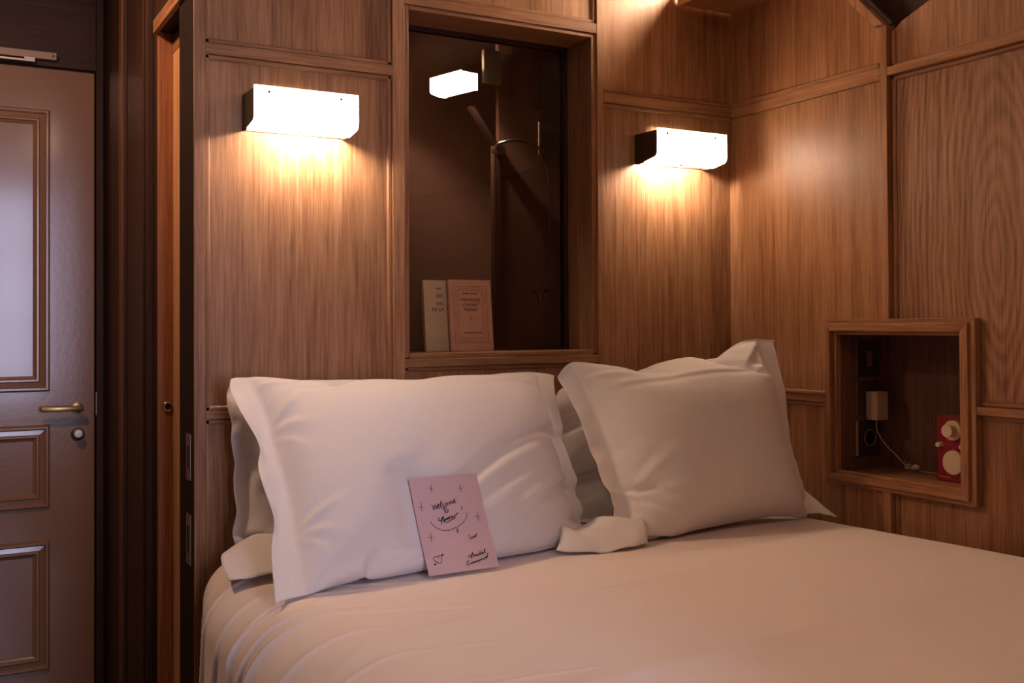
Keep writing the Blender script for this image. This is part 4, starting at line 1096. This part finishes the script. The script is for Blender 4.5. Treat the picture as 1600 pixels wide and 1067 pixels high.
# ================================================================== BOOKS ON THE WINDOW SILL
def make_book(name, x0, w, h, t, yb, yt, mat, label):
    """leaning book; front cover faces the room"""
    root = empty(name, (x0, yb, 1.2282)); tag(root, label, 'book', None)
    ln = math.asin(min(0.5, (yt-yb)/h))
    root.rotation_euler = (-ln, 0, 0)
    box('page_block', 0.0012, w-0.001, 0.0008, t-0.0008, 0.001, h-0.001, M_PAPER, root)
    bm = bmesh.new()
    addbox(bm, 0, w, 0, 0.0007, 0, h); addbox(bm, 0, w, t-0.0007, t, 0, h)
    pr = [(0, 0), (0, t)]
    prism(bm, [(0.0, 0.0), (-0.0009, 0.002), (-0.0011, t/2), (-0.0009, t-0.002), (0.0, t), (0.0012, t), (0.0012, 0)], (0, 0, h), (0, 0, 0), (1, 0, 0), (0, 1, 0))
    obj('cover', bm, mat, root)
    return root
bk2 = make_book('book', 1.1900, 0.132, 0.197, 0.016, 2.605, 2.626, M_BOOK1, 'ivory paperback half covered by the peach book on the inner window sill')
bk1 = make_book('book', 1.2590, 0.132, 0.199, 0.011, 2.590, 2.611, M_BOOK2, 'peach paperback with a red patterned border standing on the inner window sill')
def onbook(x, z): return frame_mat((x, -0.0002, z), (1, 0, 0), (0, 0, 1))
for body, s, x, z, mt, xs in (('Roman', .0065, .036, .1745, M_BROWNINK, 0.95), ('SEU', .0120, .038, .153, M_BROWNINK, 1), ('SOU', .0115, .037, .132, M_BROWNINK, 1), ('DE LA', .0128, .0225, .1155, M_BROWNINK, 1.05)):
    print_text('cover_lettering', body, s, mt, bk2, onbook(x, z), align='LEFT', bold=0.00015, xs=xs)
for body, s, x, z, mt in (('ROBERT GAILLARD', .0054, .066, .1600, M_BROWNINK), ('VIRONIQUE', .0115, .066, .1425, M_BROWNINK), ("L'ENFANT", .0115, .066, .1285, M_BROWNINK), ('PARFAIT', .0115, .066, .1150, M_BROWNINK), ('NOUVELLES EDITIONS', .0058, .069, .0505, M_BROWNINK)):
    print_text('cover_lettering', body, s, mt, bk1, onbook(x, z), bold=0.0002)
bpt = lambda u, v: Vector((u*0.132, -0.0003, v*0.199))
S_ = []
for (a, b_, c, d_) in ((0.10, 0.115, 0.89, 0.905), (0.215, 0.185, 0.775, 0.845)):
    S_ += [(1.0, [(a, b_), (c, b_)]), (1.0, [(a, d_), (c, d_)]), (1.0, [(a, b_), (a, d_)]), (1.0, [(c, b_), (c, d_)])]
for k in range(18):
    v = 0.135+k*0.043
    for xa, xb in ((0.10, 0.215), (0.775, 0.89)):
        if v+0.043 < 0.905:
            S_ += [(0.8, [(xa, v), (xb, v+0.03)]), (0.8, [(xb, v+0.03), (xa+0.03, v+0.04)])]
for k in range(9):
    u = 0.225+k*0.06
    for va, vb in ((0.115, 0.185), (0.845, 0.905)):
        S_ += [(0.8, [(u, va), (u+0.04, vb)]), (0.8, [(u+0.04, vb), (u+0.055, va)])]
obj('cover_border', stroke_mesh(S_, bpt, 0.0009), M_REDINK, bk1)['kind'] = 'stuff'
D_ = []
for k in range(11):
    D_ += [(2.4, [(0.10+k*0.079-0.006, 0.905), (0.10+k*0.079+0.006, 0.905)]), (2.4, [(0.10+k*0.079-0.006, 0.115), (0.10+k*0.079+0.006, 0.115)])]
for k in range(12):
    D_ += [(2.4, [(0.094, 0.14+k*0.066), (0.106, 0.14+k*0.066)]), (2.4, [(0.884, 0.14+k*0.066), (0.896, 0.14+k*0.066)])]
D_ += [(1.0, [(0.47, 0.47), (0.50, 0.455), (0.53, 0.47)]), (0.9, [(0.46, 0.445), (0.54, 0.445)]), (0.9, [(0.48, 0.43), (0.46, 0.415)]), (0.9, [(0.52, 0.43), (0.54, 0.415)]), (0.9, [(0.5, 0.455), (0.5, 0.43)])]
obj('cover_ornament', stroke_mesh(D_, bpt, 0.0012), M_BROWNINK, bk1)['kind'] = 'stuff'
S2 = [(1.4, [(0.955, 0.50), (0.97, 0.50)]), (1.4, [(0.955, 0.46), (0.965, 0.46)]), (1.2, [(0.9, 0.60), (0.93, 0.60)]), (1.6, [(0.60, 0.165), (0.70, 0.165)])]
obj('cover_ornament', stroke_mesh(S2, bpt, 0.0012), M_BROWNINK, bk2)['kind'] = 'stuff'

# ================================================================== RADIO
rd = empty('radio', (2.300, 1.751, 0.8905)); tag(rd, 'small red table radio with cream dials standing in the wall niche', 'radio')
box('cabinet', 0.004, 0.099, 0, 0.094, 0, 0.168, W['y'], rd, bevel=0.003)
box('face_plate', 0.0, 0.005, 0.001, 0.0935, 0.001, 0.167, M_RED, rd, bevel=0.0015)
def rlathe(name, y, z, prof, mat, par=None):
    bm = bmesh.new(); lathe(bm, (0.0005, y, z), (-1, 0, 0), prof, 32)
    return obj(name, bm, mat, par or rd, smooth=True)
rlathe('tuning_dial', 0.044, 0.133, [(0.0265, 0), (0.0265, 0.004), (0.0255, 0.006), (0.0, 0.006)], M_KNOB)
rlathe('tuning_knob', 0.044, 0.133, [(0.0165, 0.006), (0.0165, 0.025), (0.0155, 0.027), (0, 0.0275)], M_KNOB)
rlathe('band_knob', 0.081, 0.094, [(0.0080, 0), (0.0068, 0.012), (0.0060, 0.016), (0, 0.0165)], M_KNOB)
rlathe('band_knob', 0.0105, 0.094, [(0.0080, 0), (0.0068, 0.012), (0.0060, 0.016), (0, 0.0165)], M_KNOB)
rlathe('loudspeaker_dial', 0.044, 0.050, [(0.0315, 0), (0.0315, 0.003), (0.030, 0.0045), (0, 0.0045)], M_KNOB)
rlathe('dial_marker', 0.044, 0.0845, [(0.0014, 0), (0.0014, 0.002), (0, 0.0025)], M_GOLD)
rf = lambda y, z: frame_mat((-0.0003, y, z), (0, -1, 0), (0, 0, 1))
print_text('face_lettering', 'Tivoli Audio', 0.0068, M_GOLD, rd, rf(0.0885, 0.0115), align='LEFT')
for k, a in enumerate(range(20, 341, 20)):
    a_ = math.radians(a-90+180)
    if 200 < a < 0: continue
    yy, zz = 0.044+0.0335*math.cos(a_)*1.0, 0.133+0.0315*math.sin(a_)
    if zz < 0.165 and 0.006 < yy < 0.09:
        rlathe('dial_dot', yy, zz, [(0.0007, 0), (0.0007, 0.0006), (0, 0.0007)], M_GOLD)

# ================================================================== SOCKETS, CHARGER
NS = 2.0848
def plate(z0, z1, label, name='socket', cat='socket'):
    r = empty(name, (2.264, NS, z0)); tag(r, label, cat)
    box('cover_plate', 0, 0.091, -0.006, 0, 0, z1-z0, M_PLATE, r, bevel=0.0015)
    box('plate_edge', -0.0012, 0.0015, -0.0075, -0.001, 0.0, z1-z0, M_BEIGE if z0 < 0.95 else M_SWITCH, r)
    return r
s1 = plate(1.150, 1.248, 'dark light switch plate, topmost of the three on the niche side', 'light_switch', 'switch')
box('rocker', 0.040, 0.058, -0.0095, -0.005, 0.028, 0.072, M_SWITCH, s1, bevel=0.001)
s2 = plate(1.040, 1.137, 'dark socket plate behind the plugged beige charger in the niche')
box('socket_well', 0.025, 0.066, -0.0068, -0.005, 0.025, 0.068, M_BLACK, s2, bevel=0.001)
s3 = plate(0.930, 1.028, 'dark round-well socket plate, lowest of the three on the niche side')
bm = bmesh.new(); lathe(bm, (0.050, -0.006, 0.049), (0, -1, 0), [(0.024, 0), (0.024, 0.0018), (0.0205, 0.0022), (0.0195, -0.0), (0, -0.0)])
obj('socket_ring', bm, M_SWITCH, s3, smooth=True)
for x in (0.0405, 0.0595):
    bm = bmesh.new(); cyl(bm, (x, -0.0061, 0.049), (0, -1, 0), 0.003, 0.0005, 12); obj('socket_hole', bm, M_BLACK, s3)
bm = bmesh.new(); cyl(bm, (0.050, -0.006, 0.058), (0, -1, 0), 0.0022, 0.008, 10); obj('earth_pin', bm, M_STEEL, s3)
ch = empty('charger', (2.297, NS-0.0065, 1.030)); tag(ch, 'beige plug-in power adapter with a trailing cord in the wall niche', 'charger')
box('charger_body', 0, 0.044, -0.040, 0, 0, 0.079, M_BEIGE, ch, bevel=0.002)
bm = bmesh.new(); cyl(bm, (0.018, -0.022, 0.001), (0, 0, -1), 0.003, 0.010, 10, 0.002); obj('strain_relief', bm, M_CORD, ch, smooth=True)
cpts = [(2.315, 2.056, 1.022), (2.314, 2.056, 1.005), (2.318, 2.048, 0.985), (2.326, 2.030, 0.958), (2.335, 2.008, 0.936), (2.343, 1.99, 0.915), (2.348, 1.975, 0.9035),
        (2.356, 1.955, 0.8975), (2.372, 1.93, 0.894), (2.388, 1.90, 0.8935), (2.394, 1.875, 0.894), (2.395, 1.850, 0.898)]
bm = bmesh.new(); tube(bm, [p-Vector(ch.location) for p in smooth_path(cpts, 8)], 0.0014, 8)
obj('cord', bm, M_CORD, ch, smooth=True)
kx, ky, kz = 2.348, 1.975, 0.902
bm = bmesh.new()
pts = []
for k in range(40):
    t = k/39*2*math.pi*2.0
    pts.append(Vector((kx+0.006*math.sin(t*1.5), ky+0.011*math.cos(t), kz+0.0045+0.006*math.sin(t)*math.cos(t*0.5)))-Vector(ch.location))
tube(bm, pts, 0.0015, 7)
obj('cord_knot', bm, M_CORD, ch, smooth=True)
bm = bmesh.new()
for a in ((-0.004, 0.010, 0.022), (0.003, -0.006, 0.014), (0.0, 0.016, 0.006)):
    tube(bm, [Vector((kx, ky+0.006, kz+0.004))-Vector(ch.location), Vector((kx+a[0], ky+0.006+a[1]*0.5, kz+0.004+a[2]*0.8))-Vector(ch.location)], 0.0010, 6)
obj('cord_tie', bm, M_CORD, ch, smooth=True)
bm = bmesh.new(); lathe(bm, (kx+0.002, ky-0.012, kz+0.0045), (0.1, -1, 0), [(0, -0.001), (0.006, 0.0), (0.009, 0.006), (0.009, 0.012), (0.005, 0.019), (0.002, 0.021)], 18)
bmesh.ops.translate(bm, verts=list(bm.verts), vec=-Vector(ch.location))
obj('cord_plug', bm, M_BEIGE, ch, smooth=True)
